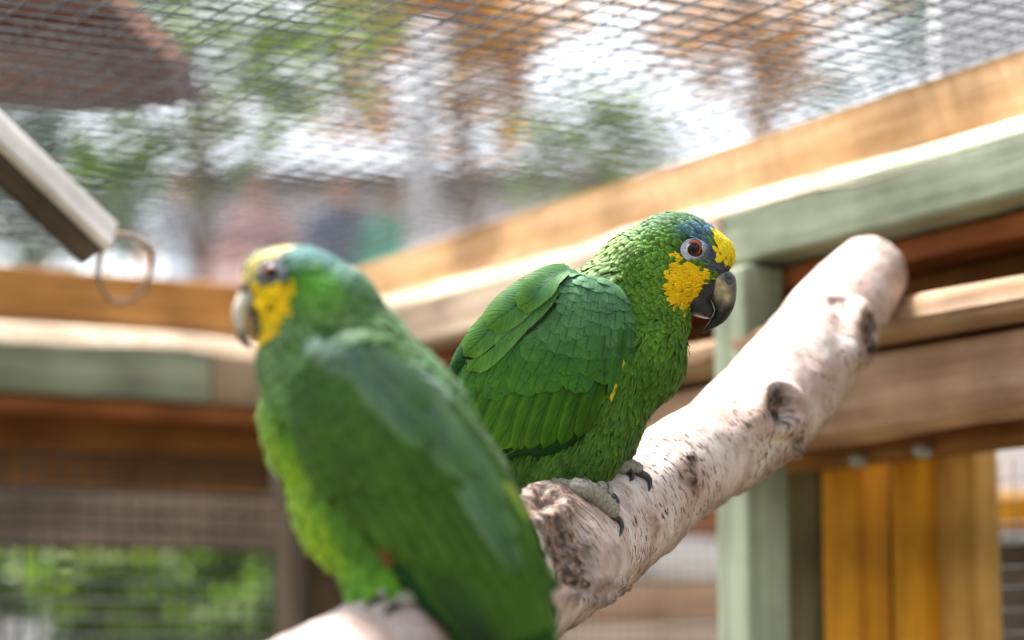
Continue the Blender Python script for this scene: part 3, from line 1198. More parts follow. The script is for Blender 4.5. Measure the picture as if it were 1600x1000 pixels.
def B_color(x, y, dd):
    x0_, y0_ = x, y
    x, y = x + random.gauss(0, 2.0), y + random.gauss(0, 2.0)
    if in_poly(x, y, FRONT): return YEL, (.98, .78, .03), .16, 2.9, 1.6
    if in_poly(x, y, CHEEK):
        lowr = sstep(455, 485, y)
        return lerp3((.84, .50, .004), (.60, .36, .010), lowr), lerp3((.95, .64, .006), (.82, .52, .010), lowr), .14, 3.2, 1.45
    if in_poly(x, y, LORE): return lerp3((.05, .13, .24), (.06, .075, .09), sstep(385, 408, y)), lerp3((.09, .20, .34), (.11, .13, .15), sstep(385, 408, y)), .06, 2.4, 1.4
    dh = math.hypot(x - 1055, y - 415)
    dbl = math.hypot((x - 1096) / 1.5, (y - 366) / .75)
    wb_ = max(0, 1 - sstep(10, 30, dbl)) * random.uniform(.5, 1)
    wcrown = (1 - sstep(335, 395, y)) * sstep(960, 1010, x)
    wneck = sstep(80, 150, math.hypot(x - 1070, y - 410))
    c = lerp3((.076, .205, .018), G_MAIN, wneck)
    c = lerp3(c, (.085, .19, .10), wcrown * .8)
    c = lerp3(c, (.07, .18, .30), wb_)
    tip = [c[0] * 1.8, c[1] * 1.6, c[2] * 1.7]
    c = [c[0] * .6, c[1] * .6, c[2] * .6]
    # nape and upper back have pale yellowish feather tips
    wn = (1 - sstep(20, 70, seg_dist(x, y, 960, 360, 880, 420)))
    c = lerp3(c, (.15, .30, .07), wn * .8); tip = lerp3(tip, (.34, .48, .18), wn)
    wbk = 1 - sstep(10, 40, seg_dist(x, y, 900, 415, 700, 545))
    c = lerp3(c, (.15, .28, .08), wbk * .7); tip = lerp3(tip, (.26, .40, .15), wbk * .7)
    # cheek behind the yellow is fresher
    wck = 1 - sstep(12, 42, math.hypot((x - 1030), (y - 400) * .8))
    tip = lerp3(tip, (.17, .40, .045), wck)
    # lower breast and belly
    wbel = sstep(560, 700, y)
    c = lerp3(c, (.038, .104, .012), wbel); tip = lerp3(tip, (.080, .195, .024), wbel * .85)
    lf = .19 - .08 * wneck
    return c, tip, lf, 2.75 + 2.0 * wneck, 1.75 - .5 * wneck


def B_flow(x, y, dd):
    # away from the beak on the head, then down the body
    vx, vy, vd = x - 1128, y - 432, dd * .9
    l = math.sqrt(vx * vx + vy * vy + vd * vd) + 1e-6
    h = (vx / l, vy / l, vd / l)
    back = 1 - sstep(20, 110, y - (415 + (910 - x) * .62))
    bx, by = (-.80, .60) if back > .5 else (-.38, .92)
    if x > 960: bx, by = -.22 - .2 * sstep(1040, 960, x) if False else -.25, .95
    w = sstep(95, 210, l)
    fx = h[0] * (1 - w) + bx * w; fy = h[1] * (1 - w) + by * w; fd = h[2] * (1 - w)
    return fx, fy, fd


def B_size(x, y, dd):
    dh = math.hypot(x - 1075, y - 400)
    r = 5.2 + 2.2 * sstep(60, 150, dh) + .8 * sstep(520, 640, y)
    if in_poly(x, y, FRONT) or in_poly(x, y, LORE): r = 4.0
    if in_poly(x, y, CHEEK): r = 4.6
    return r


def B_bare(x, y, dd):
    if ((x - 1082) / 24) ** 2 + ((y - 393) / 20) ** 2 < 1 and abs(dd) > 15: return True
    if x > 1120 and y > 424: return True
    if in_poly(x, y, [(1096, 447), (1118, 436), (1160, 424), (1160, 530), (1085, 500), (1080, 478)]): return True
    return False


def B_wisp(x, y, dd):
    if in_poly(x, y, CHEEK): return 1.6
    if 1030 < x and 490 < y < 570: return 3
    if y > 560 and x > 940: return 2.6
    if y > 640: return 3
    if x > 930 and y > 450: return 1.8
    return .35


def B_beak_u(x, y, dd):
    n = noise.noise(Vector((x * .06, y * .06, dd * .05)))
    pale = (1 - sstep(7, 15, seg_dist(x, y, 1117, 440, 1128, 462) + 4 * n)) * (1 - sstep(8, 20, abs(abs(dd) - 18)) * .3)
    dark = sstep(462, 488, y + n * 14)
    c = lerp3((.15, .155, .15), (.016, .017, .018), dark)
    c = lerp3(c, (.46, .40, .23), pale * (1 - dark) * .95)
    if y < 436: c = lerp3(c, (.12, .125, .14), .8)
    return c


def B_beak_l(x, y, dd):
    n = noise.noise(Vector((x * .05, y * .05, dd * .05)))
    return lerp3((.026, .028, .029), (.075, .075, .07), max(0, n))


def B_long():
    L = []
    # primaries, low down, bluish black, mostly hidden
    for k in range(6):
        t = k / 5
        L.append(('flight_feather', 905 - 40 * t, 600 + 6 * t, 100 + 22 * t, 22, 122 + 4 * t, (.012, .030, .045), (.010, .016, .035), 1, 1.5, -.08, None))
    # secondaries: side by side, the front one on the outside
    n = 10
    for k in range(n):
        t = k / (n - 1)
        x = 942 - 190 * t; y = 556 + 8 * t
        ln = 150 + 62 * t - 18 * (1 - t) ** 3
        L.append(('flight_feather', x, y, ln, 33, 107 + 11 * t, lerp3((.020, .092, .005), (.038, .135, .005), t), (.044, .148, .005), 2 + .3 * k, 3.2 + .3 * k, -.09, (.085, .205, .010)))
    # greater coverts
    n = 9
    for k in range(n):
        t = k / (n - 1)
        x = 952 - 175 * t; y = 512 + 4 * t + 10 * math.sin(t * 3)
        L.append(('covert_feather', x, y, 84 + 22 * t, 36, 103 + 16 * t, (.028, .130, .012), (.044, .160, .008), 5 + .3 * k, 6.4 + .3 * k, -.05, (.07, .205, .03)))
    # front edge: two narrow dark-edged feathers and a yellow one peeping out
    L.append(('covert_feather', 966, 505, 118, 22, 101, (.028, .125, .022), (.035, .140, .018), 9, 9, .05, (.06, .2, .03)))
    L.append(('yellow_feather', 969, 556, 70, 13, 111, (.70, .58, .02), (.74, .58, .01), 8, 8, .05, None))
    # tertials and scapulars along the back
    for q, (x, y, ln, w, a, hh) in enumerate(((866, 455, 175, 58, 139, 13), (838, 470, 150, 52, 132, 12), (885, 436, 140, 46, 142, 17), (842, 458, 96, 52, 141, 19), (815, 476, 118, 46, 136, 17), (870, 450, 70, 46, 140, 22))):
        if q in (0, 2, 4):
            L.append(('scapular_feather', x, y + 2, ln + 2, w + 2, a, (.008, .016, .012), (.008, .016, .012), hh - 2, hh - .5, -.05, None))
        L.append(('scapular_feather', x, y, ln, w, a, (.050, .170, .050), (.080, .225, .012), hh, hh + 2.0, -.05, (.12, .27, .05)))
    return L


def B_cov(x, y):
    # small coverts: near the shoulder tiny and bluish, further down larger and greener
    t = sstep(440, 545, y + (960 - x) * .12)
    if y > 560 + (960 - x) * .05: return None
    if x < 960 and y < 452 + (905 - x) * .75 and x < 880: return None
    c = lerp3((.064, .180, .080), (.028, .115, .020), t)
    tip = lerp3((.105, .260, .125), (.042, .165, .014), t)
    a = math.radians(96 + 26 * sstep(970, 780, x) if False else 98 + 26 * (1 - sstep(780, 965, x)))
    return c, tip, 26 + 32 * t, 25 + 22 * t, (math.cos(a), math.sin(a)), 8.0 + .8 * (1 - t)


birdB = build_bird(dict(
    d0=1.50, base=(925, 770), face=1, nu=lambda x, y: 7 if (x < 1000 or y > 480) else 5,
    label='sharply seen green parrot facing right with yellow cheek, perched beside the branch knot',
    body=[(1055, 410, 0, 84, 78, 56, 10), (1092, 402, 0, 52, 50, 44, 20), (1116, 402, 0, 32, 36, 33, 20), (1074, 440, 0, 46, 44, 40, 0),
          (1010, 440, 0, 86, 84, 62, 0), (992, 490, 0, 88, 80, 72, 30), (1000, 545, 0, 72, 92, 82, -8), (955, 470, 0, 80, 66, 72, -40),
          (935, 590, 0, 96, 140, 96, 25), (900, 520, 0, 110, 88, 88, -40), (860, 590, 0, 150, 108, 92, -42),
          (945, 650, 0, 62, 90, 84, 18), (880, 700, 0, 84, 80, 80, -30), (925, 700, -44, 48, 58, 40, 20), (950, 690, 40, 46, 58, 40, 15), (905, 735, -46, 30, 32, 30, 0), (862, 738, -14, 52, 36, 62, 0),
          (800, 690, 0, 110, 80, 66, -50), (760, 770, 0, 90, 46, 50, -48)],
    wing=[(905, 520, 74, 78, 84, 40, -10), (930, 500, 66, 48, 62, 40, 0), (870, 590, 80, 130, 86, 34, -62), (830, 580, 70, 130, 84, 34, -45), (800, 620, 66, 150, 70, 26, -52), (800, 510, 52, 130, 44, 36, -42)],
    wing_min_dd=20,
    bare=B_bare, lore=LORE, vary=lambda x, y: .2 if in_poly(x, y, CHEEK) else .15, size=B_size, color=B_color, flow=B_flow, wisp=B_wisp, n=60000, wn=24000,
    wing_layout=dict(size=lambda x, y: 9 + 9 * sstep(450, 540, y), covert=B_cov, long=B_long()),
    tail=[(800, 720, -24 + 8 * k, 190, 40, 128 + 1.5 * (k - 3), (.03, .11, .02)) for k in range(7)],
    upper=([(1112, 414), (1135, 420), (1149, 434), (1151, 458), (1145, 484), (1129, 505), (1099, 520)],
           [(1080, 446), (1094, 449), (1105, 460), (1113, 472), (1117, 485), (1111, 499), (1097, 518)],
           [36, 33, 28, 23, 17, 10, 1.2], B_beak_u),
    lower=([(1090, 444), (1103, 456), (1112, 472), (1116, 486), (1111, 496)],
           [(1056, 462), (1066, 482), (1081, 492), (1096, 497), (1108, 498)],
           [36, 36, 31, 22, 8], B_beak_l),
    nostril=(1137, 436, 4.6, 26),
    eye=(1080, 389, 15.5), ring=(24, 20, 10), ring_c=(1082, 393)))
add_foot(birdB, [[(862, 764, 17), (890, 766, 16), (920, 780, 14), (942, 796, 13), (956, 806, 11)], [(905, 764, 13), (930, 768, 12), (948, 776, 10)]],
         [[(954, 804), (966, 812), (972, 824), (968, 838)], [(946, 774), (958, 776), (965, 786), (962, 797)]],
         [(905, 735, -40, 14), (890, 752, -42, 15), (872, 764, -44, 15)])
add_foot(birdB, [[(940, 732, 12), (962, 734, 12), (978, 742, 10)], [(955, 732, 11), (985, 735, 11), (1000, 741, 9)]],
         [[(974, 736), (984, 738), (988, 746), (984, 752)], [(996, 738), (1010, 744), (1016, 754), (1014, 768)]],
         [(945, 715, 10, 12), (945, 725, 0, 12), (942, 733, -6, 12)])

# ---------------------------------------------------------------- near parrot, facing left
CHEEK_A = [(392, 450), (412, 452), (440, 448), (450, 440), (450, 452), (446, 484), (434, 514), (423, 525), (409, 526), (404, 500)]
FRONT_A = [(378, 448), (384, 420), (402, 398), (430, 384), (452, 382), (440, 396), (418, 408), (402, 424), (396, 446)]
LORE_A = [(396, 446), (402, 424), (418, 408), (440, 400), (412, 450)]


def A_color(x, y, dd):
    if in_poly(x, y, FRONT_A): return (.74, .60, .16), (.84, .74, .36), .10, 2.4, 1.5
    if in_poly(x, y, CHEEK_A): return (.88, .58, .004), (.96, .70, .010), .16, 3.0, 1.5
    if in_poly(x, y, LORE_A): return (.16, .20, .26), (.2, .25, .3), .05, 2.2, 1.3
    wcr = (1 - sstep(400, 440, y - (x - 470) * .2)) * (1 - sstep(500, 600, x))
    c = lerp3(G_MAIN, (.075, .20, .20), wcr)
    tip = [c[0] * 1.45, c[1] * 1.35, c[2] * 1.4]
    wck = 1 - sstep(20, 50, math.hypot(x - 490, y - 455))
    c = lerp3(c, (.07, .26, .02), wck); tip = lerp3(tip, (.12, .38, .03), wck)
    wn = 1 - sstep(30, 90, seg_dist(x, y, 450, 540, 560, 520))
    tip = lerp3(tip, (.24, .40, .19), wn)  # paler nape tips carry painted sky sheen
    wf = 1 - sstep(0, 70, x - (400 + max(0, y - 640) * .42))
    wbk = 1 - sstep(10, 60, seg_dist(x, y, 540, 400, 700, 560))
    tip = lerp3(tip, (.20, .33, .22), wbk * .8)  # skylight sheen along the back painted into the tips
    wl = sstep(560, 700, y) * wf
    c = lerp3(c, (.13, .30, .012), wl); tip = lerp3(tip, (.34, .56, .03), wl)
    wv = sstep(820, 900, y) * (1 - sstep(640, 700, x))
    c = lerp3(c, (.09, .28, .02), wv); tip = lerp3(tip, (.17, .42, .03), wv)
    return c, tip, .13, 3.0, 1.5


def A_flow(x, y, dd):
    vx, vy, vd = x - 385, y - 465, dd * .9
    l = math.sqrt(vx * vx + vy * vy + vd * vd) + 1e-6
    w = sstep(100, 220, l)
    bx, by = (.40, .92)
    return vx / l * (1 - w) + bx * w, vy / l * (1 - w) + by * w, vd / l * (1 - w)


def A_size(x, y, dd):
    return 7 + 6 * sstep(70, 170, math.hypot(x - 440, y - 440)) + 3 * sstep(600, 800, y)


def A_bare(x, y, dd):
    if ((x - 428) / 26) ** 2 + ((y - 428) / 20) ** 2 < 1 and abs(dd) > 15: return True
    if in_poly(x, y, [(350, 446), (394, 446), (405, 500), (412, 530), (395, 560), (350, 560)]): return True
    return False


def A_long():
    L = []
    # primaries reaching down to the tail
    for k in range(13):
        t = k / 12
        L.append(('flight_feather', 590 + 140 * t, 760 - 50 * t, 300 + 10 * t, 46, 57 - 1.5 * t, lerp3((.033, .096, .011), (.042, .116, .011), t), lerp3((.012, .032, .018), (.044, .118, .011), sstep(.1, .35, t)), 3 + .5 * k, 4 + .5 * k, .08, (.07, .18, .02)))
    n = 10
    for k in range(n):
        t = k / (n - 1)
        x = 500 + 210 * t; y = 690 - 40 * t
        L.append(('flight_feather', x, y, 215 + 110 * t, 50, 58 - 1.0 * t, lerp3((.036, .104, .010), (.030, .090, .012), t), (.046, .118, .010), 6 + .4 * k, 6.5 + .4 * k, .08, (.06, .165, .022)))
    n = 9
    for k in range(n):
        t = k / (n - 1)
        L.append(('covert_feather', 482 + 220 * t, 640 - 6 * t, 130 + 20 * t, 52, 64 - 8 * t, (.033, .098, .013), (.040, .112, .012), 10 + .3 * k, 10.5 + .3 * k, .05, (.05, .155, .03)))
    # scapulars along the back, skylight sheen painted into their pale base colour
    for (x, y, ln, w, a, hh) in ((560, 560, 190, 66, 48, 15), (600, 575, 220, 66, 50, 14), (640, 600, 240, 64, 53, 13), (580, 560, 120, 60, 42, 17), (660, 640, 250, 56, 55, 12), (690, 690, 230, 40, 57, 12)):
        L.append(('scapular_feather', x, y, ln, w, a, (.085, .165, .105), (.050, .138, .032), hh, hh + 2, .05, (.13, .23, .09)))
    L.append(('edge_feather', 735, 660, 210, 20, 60, (.26, .36, .05), (.24, .36, .05), 13, 10, .05, None))
    L.append(('red_feather', 604, 846, 34, 16, 55, (.12, .065, .015), (.10, .06, .012), 12, 13, .0, None))
    return L


def A_cov(x, y):
    t = sstep(530, 680, y - (x - 500) * .12)
    if y > 720 - (x - 500) * .1: return None
    hi = .85 * (1 - sstep(6, 26, seg_dist(x, y, 500, 526, 660, 590)))  # highlight stripe painted across the shoulder coverts
    c = lerp3((.044, .118, .024), (.036, .100, .013), t); c = lerp3(c, (.12, .20, .15), hi)
    tip = lerp3((.054, .140, .028), (.046, .116, .013), t); tip = lerp3(tip, (.17, .26, .21), hi)
    a = math.radians(66 - 18 * sstep(480, 680, x))
    return c, tip, 34 + 30 * t, 28 + 22 * t, (math.cos(a), math.sin(a)), 13


birdA = build_bird(dict(
    d0=1.13, base=(590, 935), face=-1, nu=lambda x, y: 3, ringcol=(.16, .19, .24),
    label='blurred green parrot facing left with its folded wing towards the viewer',
    body=[(472, 452, 0, 92, 66, 58, 14), (430, 432, 0, 46, 44, 46, -20), (402, 432, 0, 24, 40, 34, 10), (425, 480, 0, 34, 46, 42, 0), (510, 490, 0, 92, 82, 72, 20),
          (480, 560, 0, 80, 90, 84, 10), (560, 560, 0, 110, 84, 88, 45), (520, 660, 0, 112, 130, 104, -12), (610, 680, 0, 190, 130, 108, 56), (560, 780, 0, 104, 130, 98, -18),
          (660, 780, 0, 220, 118, 100, 58), (600, 870, 0, 90, 62, 84, 40), (588, 895, -40, 44, 52, 40, 0), (575, 885, 46, 38, 46, 36, 0), (640, 915, -20, 60, 46, 60, 30), (590, 920, -10, 52, 42, 74, 20), (740, 890, 0, 170, 92, 70, 62), (800, 1000, 0, 170, 62, 46, 66)],
    wing=[(560, 610, 78, 80, 92, 42, 20), (600, 690, 86, 190, 112, 40, 58), (690, 800, 82, 240, 112, 30, 58), (680, 690, 62, 190, 60, 40, 52), (770, 920, 66, 190, 66, 26, 62)],
    wing_min_dd=25,
    bare=A_bare, lore=LORE_A, vary=lambda x, y: .15, size=A_size, color=A_color, flow=A_flow,
    wisp=lambda x, y, dd: 1.2 if (y > 840 or x < 440 + max(0, y - 640) * .4) and y > 540 else 0,
    n=36000, wn=14000,
    wing_layout=dict(size=lambda x, y: 13 + 7 * sstep(540, 680, y), covert=A_cov, long=A_long()),
    tail=[(760, 900, -30 + 10 * k, 300, 52, 66 + 1.2 * (k - 3), (.035, .115, .014)) for k in range(7)],
    upper=([(398, 440), (378, 452), (366, 474), (364, 500), (371, 524), (383, 541), (398, 550)],
           [(412, 468), (402, 474), (395, 484), (388, 498), (385, 512), (389, 530), (396, 548)],
           [26, 26, 23, 19, 14, 8, 1.5], lambda x, y, dd: lerp3((.50, .48, .38), (.05, .05, .055), sstep(500, 535, y + 8 * noise.noise(Vector((x * .07, y * .07, 0)))))),
    lower=([(404, 470), (396, 488), (390, 504), (390, 518)],
           [(424, 500), (420, 518), (410, 530), (397, 530)],
           [22, 22, 16, 6], lambda x, y, dd: lerp3((.20, .18, .09), (.08, .08, .06), .4)),
    nostril=(384, 452, 4.6, 19),
    eye=(429, 427, 15), ring=(27, 20, -10), ring_c=(428, 428)))
add_foot(birdA, [[(640, 930, 14), (615, 930, 13), (590, 938, 10)], [(660, 940, 14), (640, 942, 13), (620, 948, 10)]],
         [[(590, 938), (580, 941), (574, 947), (572, 953)], [(620, 948), (610, 952), (604, 958), (602, 964)]],
         [(605, 890, -40, 15), (620, 910, -44, 15), (640, 930, -60, 14)])
add_foot(birdA, [[(640, 905, 14), (615, 905, 13), (590, 915, 12)]], [None], [(600, 880, 40, 14), (620, 895, 30, 14), (636, 905, 20, 14)])

# ================================================================== THINGS ABOVE THE MESH AND IN THE CORNER
def prism(name, poly, d, thick, mat, label, cat):
    """solid board: outline at distance d, real thickness away from the viewer"""
    n = len(poly)
    c = W(sum(p[0] for p in poly) / n, sum(p[1] for p in poly) / n, d)
    vs = [W(x, y, d) for x, y in poly] + [W(x, y, d) + FWD * thick + UP * .02 for x, y in poly]
    fs = [tuple(range(n - 1, -1, -1)), tuple(range(n, 2 * n))] + [(i, (i + 1) % n, n + (i + 1) % n, n + i) for i in range(n)]
    o = mesh_obj(name, vs, fs, mat, None, smooth=False, origin=c)
    tag(o, label, cat)
    m = o.modifiers.new('bevel', 'BEVEL'); m.width = .004; m.segments = 2
    return o


prism('roof_board', [(-260, -60), (130, -40), (205, 40), (268, 96), (276, 166), (140, 176), (-260, 150)], 2.35, .16, 'roof_timber',
      'dark brown wooden roof board resting above the wire ceiling', 'board')
# sloping plank hanging inside, light painted on its upper face, shade below
a0, a1 = W(-120, 100, 1.86), W(166, 372, 1.95)
dx = (a1 - a0).normalized()
ny_ = (dx.cross(FWD)).normalized()
if ny_.z < 0: ny_ = -ny_
fz = dx.cross(ny_)
# tip it so the upper face shows
tilt = Matrix.Rotation(math.radians(24), 3, dx)
ny2, fz2 = tilt @ ny_, tilt @ fz
pl = empty('sloping_plank', a1)
tag(pl, 'pale plank sloping down beside the roof board, upper face painted lit, underside painted shaded', 'plank')
ln = (a1 - a0).length
cc0 = (a0 + a1) / 2
box_part('board', cc0 - ny2 * .012, dx, ny2, fz2, (ln, .022, .040), 'grey_plank', pl, .003, .001)  # dark colour stands for the shaded underside
box_part('lit_face', cc0 + ny2 * .004, dx, ny2, fz2, (ln + .006, .008, .036), 'pale_plank', pl, .002, .001)  # near-white colour stands for the light falling on top
# rope loop
lp = catmull([tuple(W(a, b, c)) for a, b, c in ((164, 372, 1.97), (152, 425, 2.1), (172, 468, 2.2), (206, 468, 2.25), (234, 432, 2.2), (236, 392, 2.1), (205, 370, 2.0), (172, 366, 1.965))], 10)
vs, fs = tube(lp, [.0026] * len(lp), 10)
ro = mesh_obj('rope_loop', vs, fs, 'rope', None, origin=lp[0])
tag(ro, 'thin pale rope loop hanging below the end of the sloping plank', 'rope')

# ================================================================== BACKGROUND
def leaf_cloud(centers, n, size, mat, name, parent, squash=.8):
    """leaf-shaped faces spread through several clumps; centers = [(Vector, radius, weight)]"""
    V, Fc, sh = [], [], []
    ws = np.array([c[2] if len(c) > 2 else c[1] ** 2 for c in centers]); ws = ws / ws.sum()
    ids = rng.choice(len(centers), n, p=ws)
    for i in ids:
        c, r = centers[i][0], centers[i][1]
        d = Vector(rng.normal(size=3)); d.normalize()
        rr = r * (rng.random() ** .45)
        p = c + Vector((d.x * rr, d.y * rr, d.z * rr * squash))
        a = Vector(rng.normal(size=3)); a.normalize()
        bdir = a.cross(Vector(rng.normal(size=3))); bdir.normalize()
        s_ = size * random.uniform(.6, 1.3)
        k = len(V)
        nrm = a.cross(bdir)
        V += [p - a * s_, p - a * s_ * .2 + bdir * s_ * .48 + nrm * s_ * .1, p + a * s_, p - a * s_ * .2 - bdir * s_ * .48 + nrm * s_ * .1]
        Fc += [(k, k + 1, k + 2), (k, k + 2, k + 3)]
        v = random.random()
        sh += [v] * 4
    o = mesh_obj(name, V, Fc, mat, parent, smooth=False)
    at = o.data.attributes.new('shade', 'FLOAT', 'POINT')
    at.data.foreach_set('value', np.array(sh, dtype=np.float32))
    return o


def tree(name, base, height, clumps, n, lsize, lmat, tmat, label, trunk_r=.14, group='trees beyond the aviary'):
    root = empty(name, base)
    tag(root, label, 'tree', group)
    base = Vector(base)
    top = base + Vector((random.uniform(-.2, .2), random.uniform(-.2, .2), height * .8))
    pts = [base.lerp(top, t) + Vector((math.sin(t * 5 + base.x) * .07, math.cos(t * 4) * .07, 0)) for t in np.linspace(0, 1, 9)]
    V, Fc = tube(pts, [trunk_r * (1 - .7 * t) for t in np.linspace(0, 1, 9)], 10)
    V = list(V)
    for c in clumps:
        c0 = Vector(c[0])
        tz = min(.92, max(.25, (c0.z - base.z) / (height * .8) - .22))
        st = base.lerp(top, tz)
        mid = st.lerp(c0, .5) + Vector((0, 0, .1))
        v2, f2 = tube([st, st.lerp(mid, .5), mid, c0], [trunk_r * .4, trunk_r * .3, trunk_r * .2, trunk_r * .06], 7)
        k = len(V)
        V += v2; Fc += [tuple(i + k for i in f) for f in f2]
    mesh_obj('trunk', V, Fc, tmat, root)
    leaf_cloud(clumps, n, lsize, lmat, 'crown', root)
    return root


def clump_at(list_px):
    return [(W(x, y, d), r) for (x, y, d, r) in list_px]


def gz(y):
    return TER if y > 10.3 else 0


def px_tree(name, px, d, clumps, n, ls, lm, tm, label, tr=.06):
    tr = min(tr, .06); n = int(n * .85)
    b = W(px, 500, d); base = (b.x, b.y, gz(b.y))
    cl_ = clump_at(clumps)
    h = max(c[0].z for c in cl_) - base[2]
    return tree(name, base, h / .85, cl_, n, ls, lm, tm, label, tr)


px_tree('leafy_tree', 330, 13, [(250, 20, 13, .55), (380, 60, 13, .6), (300, 230, 12.5, .38), (470, 120, 13.5, .5), (520, 10, 13, .5), (150, -60, 13, .6), (400, 170, 14, .35), (200, 250, 12.6, .4)], 900, .085, 'leaf_green', 'trunk_brown',
        'green leafy tree beyond the mesh beside the dark roof board')
px_tree('autumn_tree', 730, 15, [(700, 30, 15, .6), (600, 60, 15, .5), (790, 110, 15, .4), (730, 190, 15.5, .45), (650, -60, 15, .7), (840, 10, 15, .4), (560, 180, 15, .35), (770, 40, 14.8, .4)], 820, .095, 'leaf_orange', 'trunk_brown',
        'autumn brown tree beside the pale post beyond the mesh')
px_tree('small_tree', 940, 17, [(930, 210, 17, .5), (980, 180, 17, .35), (860, 270, 17, .45), (1010, 270, 17, .4), (720, 110, 16, .35), (820, 210, 17, .3)], 420, .09, 'leaf_green', 'trunk_brown',
        'small sparse green tree standing against bright sky', .07)
px_tree('autumn_tree', 1200, 14, [(1150, 20, 14, .5), (1110, 90, 14, .35), (1240, 60, 14, .38), (1190, 130, 14, .35), (1060, -30, 14, .5), (1290, -40, 14, .5)], 520, .085, 'leaf_orange', 'trunk_brown',
        'autumn brown tree above the right hand orange beam', .11)
px_tree('leafy_tree', 1500, 16, [(1480, 10, 16, .6), (1580, -10, 16, .6), (1390, 30, 16, .4), (1300, 150, 16, .3), (1440, 110, 16, .3), (1560, 70, 16, .4)], 560, .085, 'leaf_dark', 'trunk_brown',
        'dark green tree above the far end of the right hand beam', .12)
px_tree('dark_tree', 60, 17, [(40, 260, 17, .7), (120, 330, 17, .6), (-40, 330, 17, .7), (200, 330, 17.5, .5), (10, 200, 17, .5)], 1300, .09, 'leaf_dark', 'trunk_brown',
        'dense dark evergreen shrub tree behind the sloping plank', .1)

# pale post
pp0 = W(655, 500, 12.5)
z_top = W(655, 30, 12.5).z
vs, fs = tube([Vector((pp0.x, pp0.y, TER)), Vector((pp0.x, pp0.y, (TER + z_top) / 2)), Vector((pp0.x + .02, pp0.y, z_top)), Vector((pp0.x + .02, pp0.y, z_top + .03))], [.085, .08, .075, .04], 16)
po = mesh_obj('pale_post', vs, fs, 'trunk_pale', None, origin=(pp0.x, pp0.y, TER))
tag(po, 'pale upright post standing among the trees beyond the mesh', 'post')

# retaining wall under the terrace with coping
rw = empty('retaining_wall', (0, 10.2, 0))
tag(rw, 'pale rendered retaining wall below the terrace, seen through the mesh', 'wall')
box_part('wall_face', (0, 10.12, (TER - .1) / 2), Vector((1, 0, 0)), Vector((0, 1, 0)), Vector((0, 0, 1)), (40, .3, TER - .1), 'render_wall', rw, 0)
box_part('coping', (0, 10.1, TER - .03), Vector((1, 0, 0)), Vector((0, 1, 0)), Vector((0, 0, 1)), (40, .4, .13), 'stone', rw, .02)

# low pavilion behind the visitors
pd = 26.0
pa, pb = W(300, 300, pd), W(1080, 300, pd)
pvn = empty('pavilion', ((pa.x + pb.x) / 2, pa.y + 2, TER))
tag(pvn, 'low grey pavilion with dark windows behind the visitors beyond the mesh', 'building')
zt = W(700, 300, pd).z
X_, Y_ = Vector((1, 0, 0)), Vector((0, 1, 0))
box_part('wall', ((pa.x + pb.x) / 2, pa.y + 2, (TER + zt) / 2), X_, Y_, ZUP, (pb.x - pa.x, 4, zt - TER), 'pavilion_wall', pvn, 0)
box_part('roof', ((pa.x + pb.x) / 2, pa.y + 1.8, zt + .07), X_, Y_, ZUP, (pb.x - pa.x + .5, 4.8, .14), 'grey_plank', pvn, .02)
for k in range(5):
    wx = pa.x + (pb.x - pa.x) * (k + .5) / 5
    wf = box_part('window', (wx, pa.y - .02, TER + 1.45), X_, Y_, ZUP, (.75, .08, .9), 'white_panel', pvn, .01)
    box_part('pane', (wx, pa.y - .055, TER + 1.45), X_, Y_, ZUP, (.62, .03, .78), 'pane_dark', wf, 0).location = (0, -.035, 0)

# dark shed-roof board outside the left wall, over the shrubs
q0 = W(-260, 795, 4.3); q1 = W(560, 815, 4.6)
dd_ = (q1 - q0); dd_.z = 0; dd_.normalize()
ls = empty('shelter', ((q0.x + q1.x) / 2, (q0.y + q1.y) / 2, 0))
tag(ls, 'dark timber shelter frame outside the left mesh wall', 'shelter')
cz = (q0 + q1) / 2
box_part('beam', cz, dd_, ZUP.cross(dd_), ZUP, ((q1 - q0).length, .08, .13), 'shelter_timber', ls, .005, .003)
for q in (q0 + dd_ * .05, q1 - dd_ * .05):
    box_part('post', (q.x, q.y, (cz.z - .08) / 2), ZUP, dd_, ZUP.cross(dd_), (cz.z - .08, .09, .09), 'dark_timber', ls, .005, .003)


def shrub(px, py, d, r, n, lm, label, ls_=.05):
    c = W(px, py, d)
    root = empty('shrub', (c.x, c.y, 0))
    tag(root, label, 'shrub', 'shrubs outside the left mesh wall')
    cl_ = []
    for k in range(11):
        cl_.append((Vector((c.x + random.uniform(-r, r) * .8, c.y + random.uniform(-.3, .3), c.z - random.uniform(-.05, .55))), r * random.uniform(.35, .6)))
    V, Fc = [], []
    for cc_ in cl_:
        v2, f2 = tube([Vector((c.x + random.uniform(-.06, .06), c.y, 0)), Vector((c.x, c.y, .5)).lerp(cc_[0], .5), cc_[0]], [.02, .014, .005], 6)
        k = len(V); V += v2; Fc += [tuple(i + k for i in f) for f in f2]
    mesh_obj('stem', V, Fc, 'trunk_brown', root)
    leaf_cloud(cl_, n, ls_, lm, 'foliage', root)


shrub(150, 905, 6.2, .30, 1100, 'leaf_green', 'bushy green shrub outside, below the dark shelter beam')
shrub(330, 890, 6.6, .30, 1100, 'leaf_lime', 'bright lime green shrub in front of the retaining wall')
shrub(20, 895, 6.8, .26, 700, 'leaf_dark', 'dark sparse shrub at the end of the retaining wall planting')
shrub(470, 880, 6.4, .30, 1100, 'leaf_green', 'dense green shrub beside the rust coloured corner post')

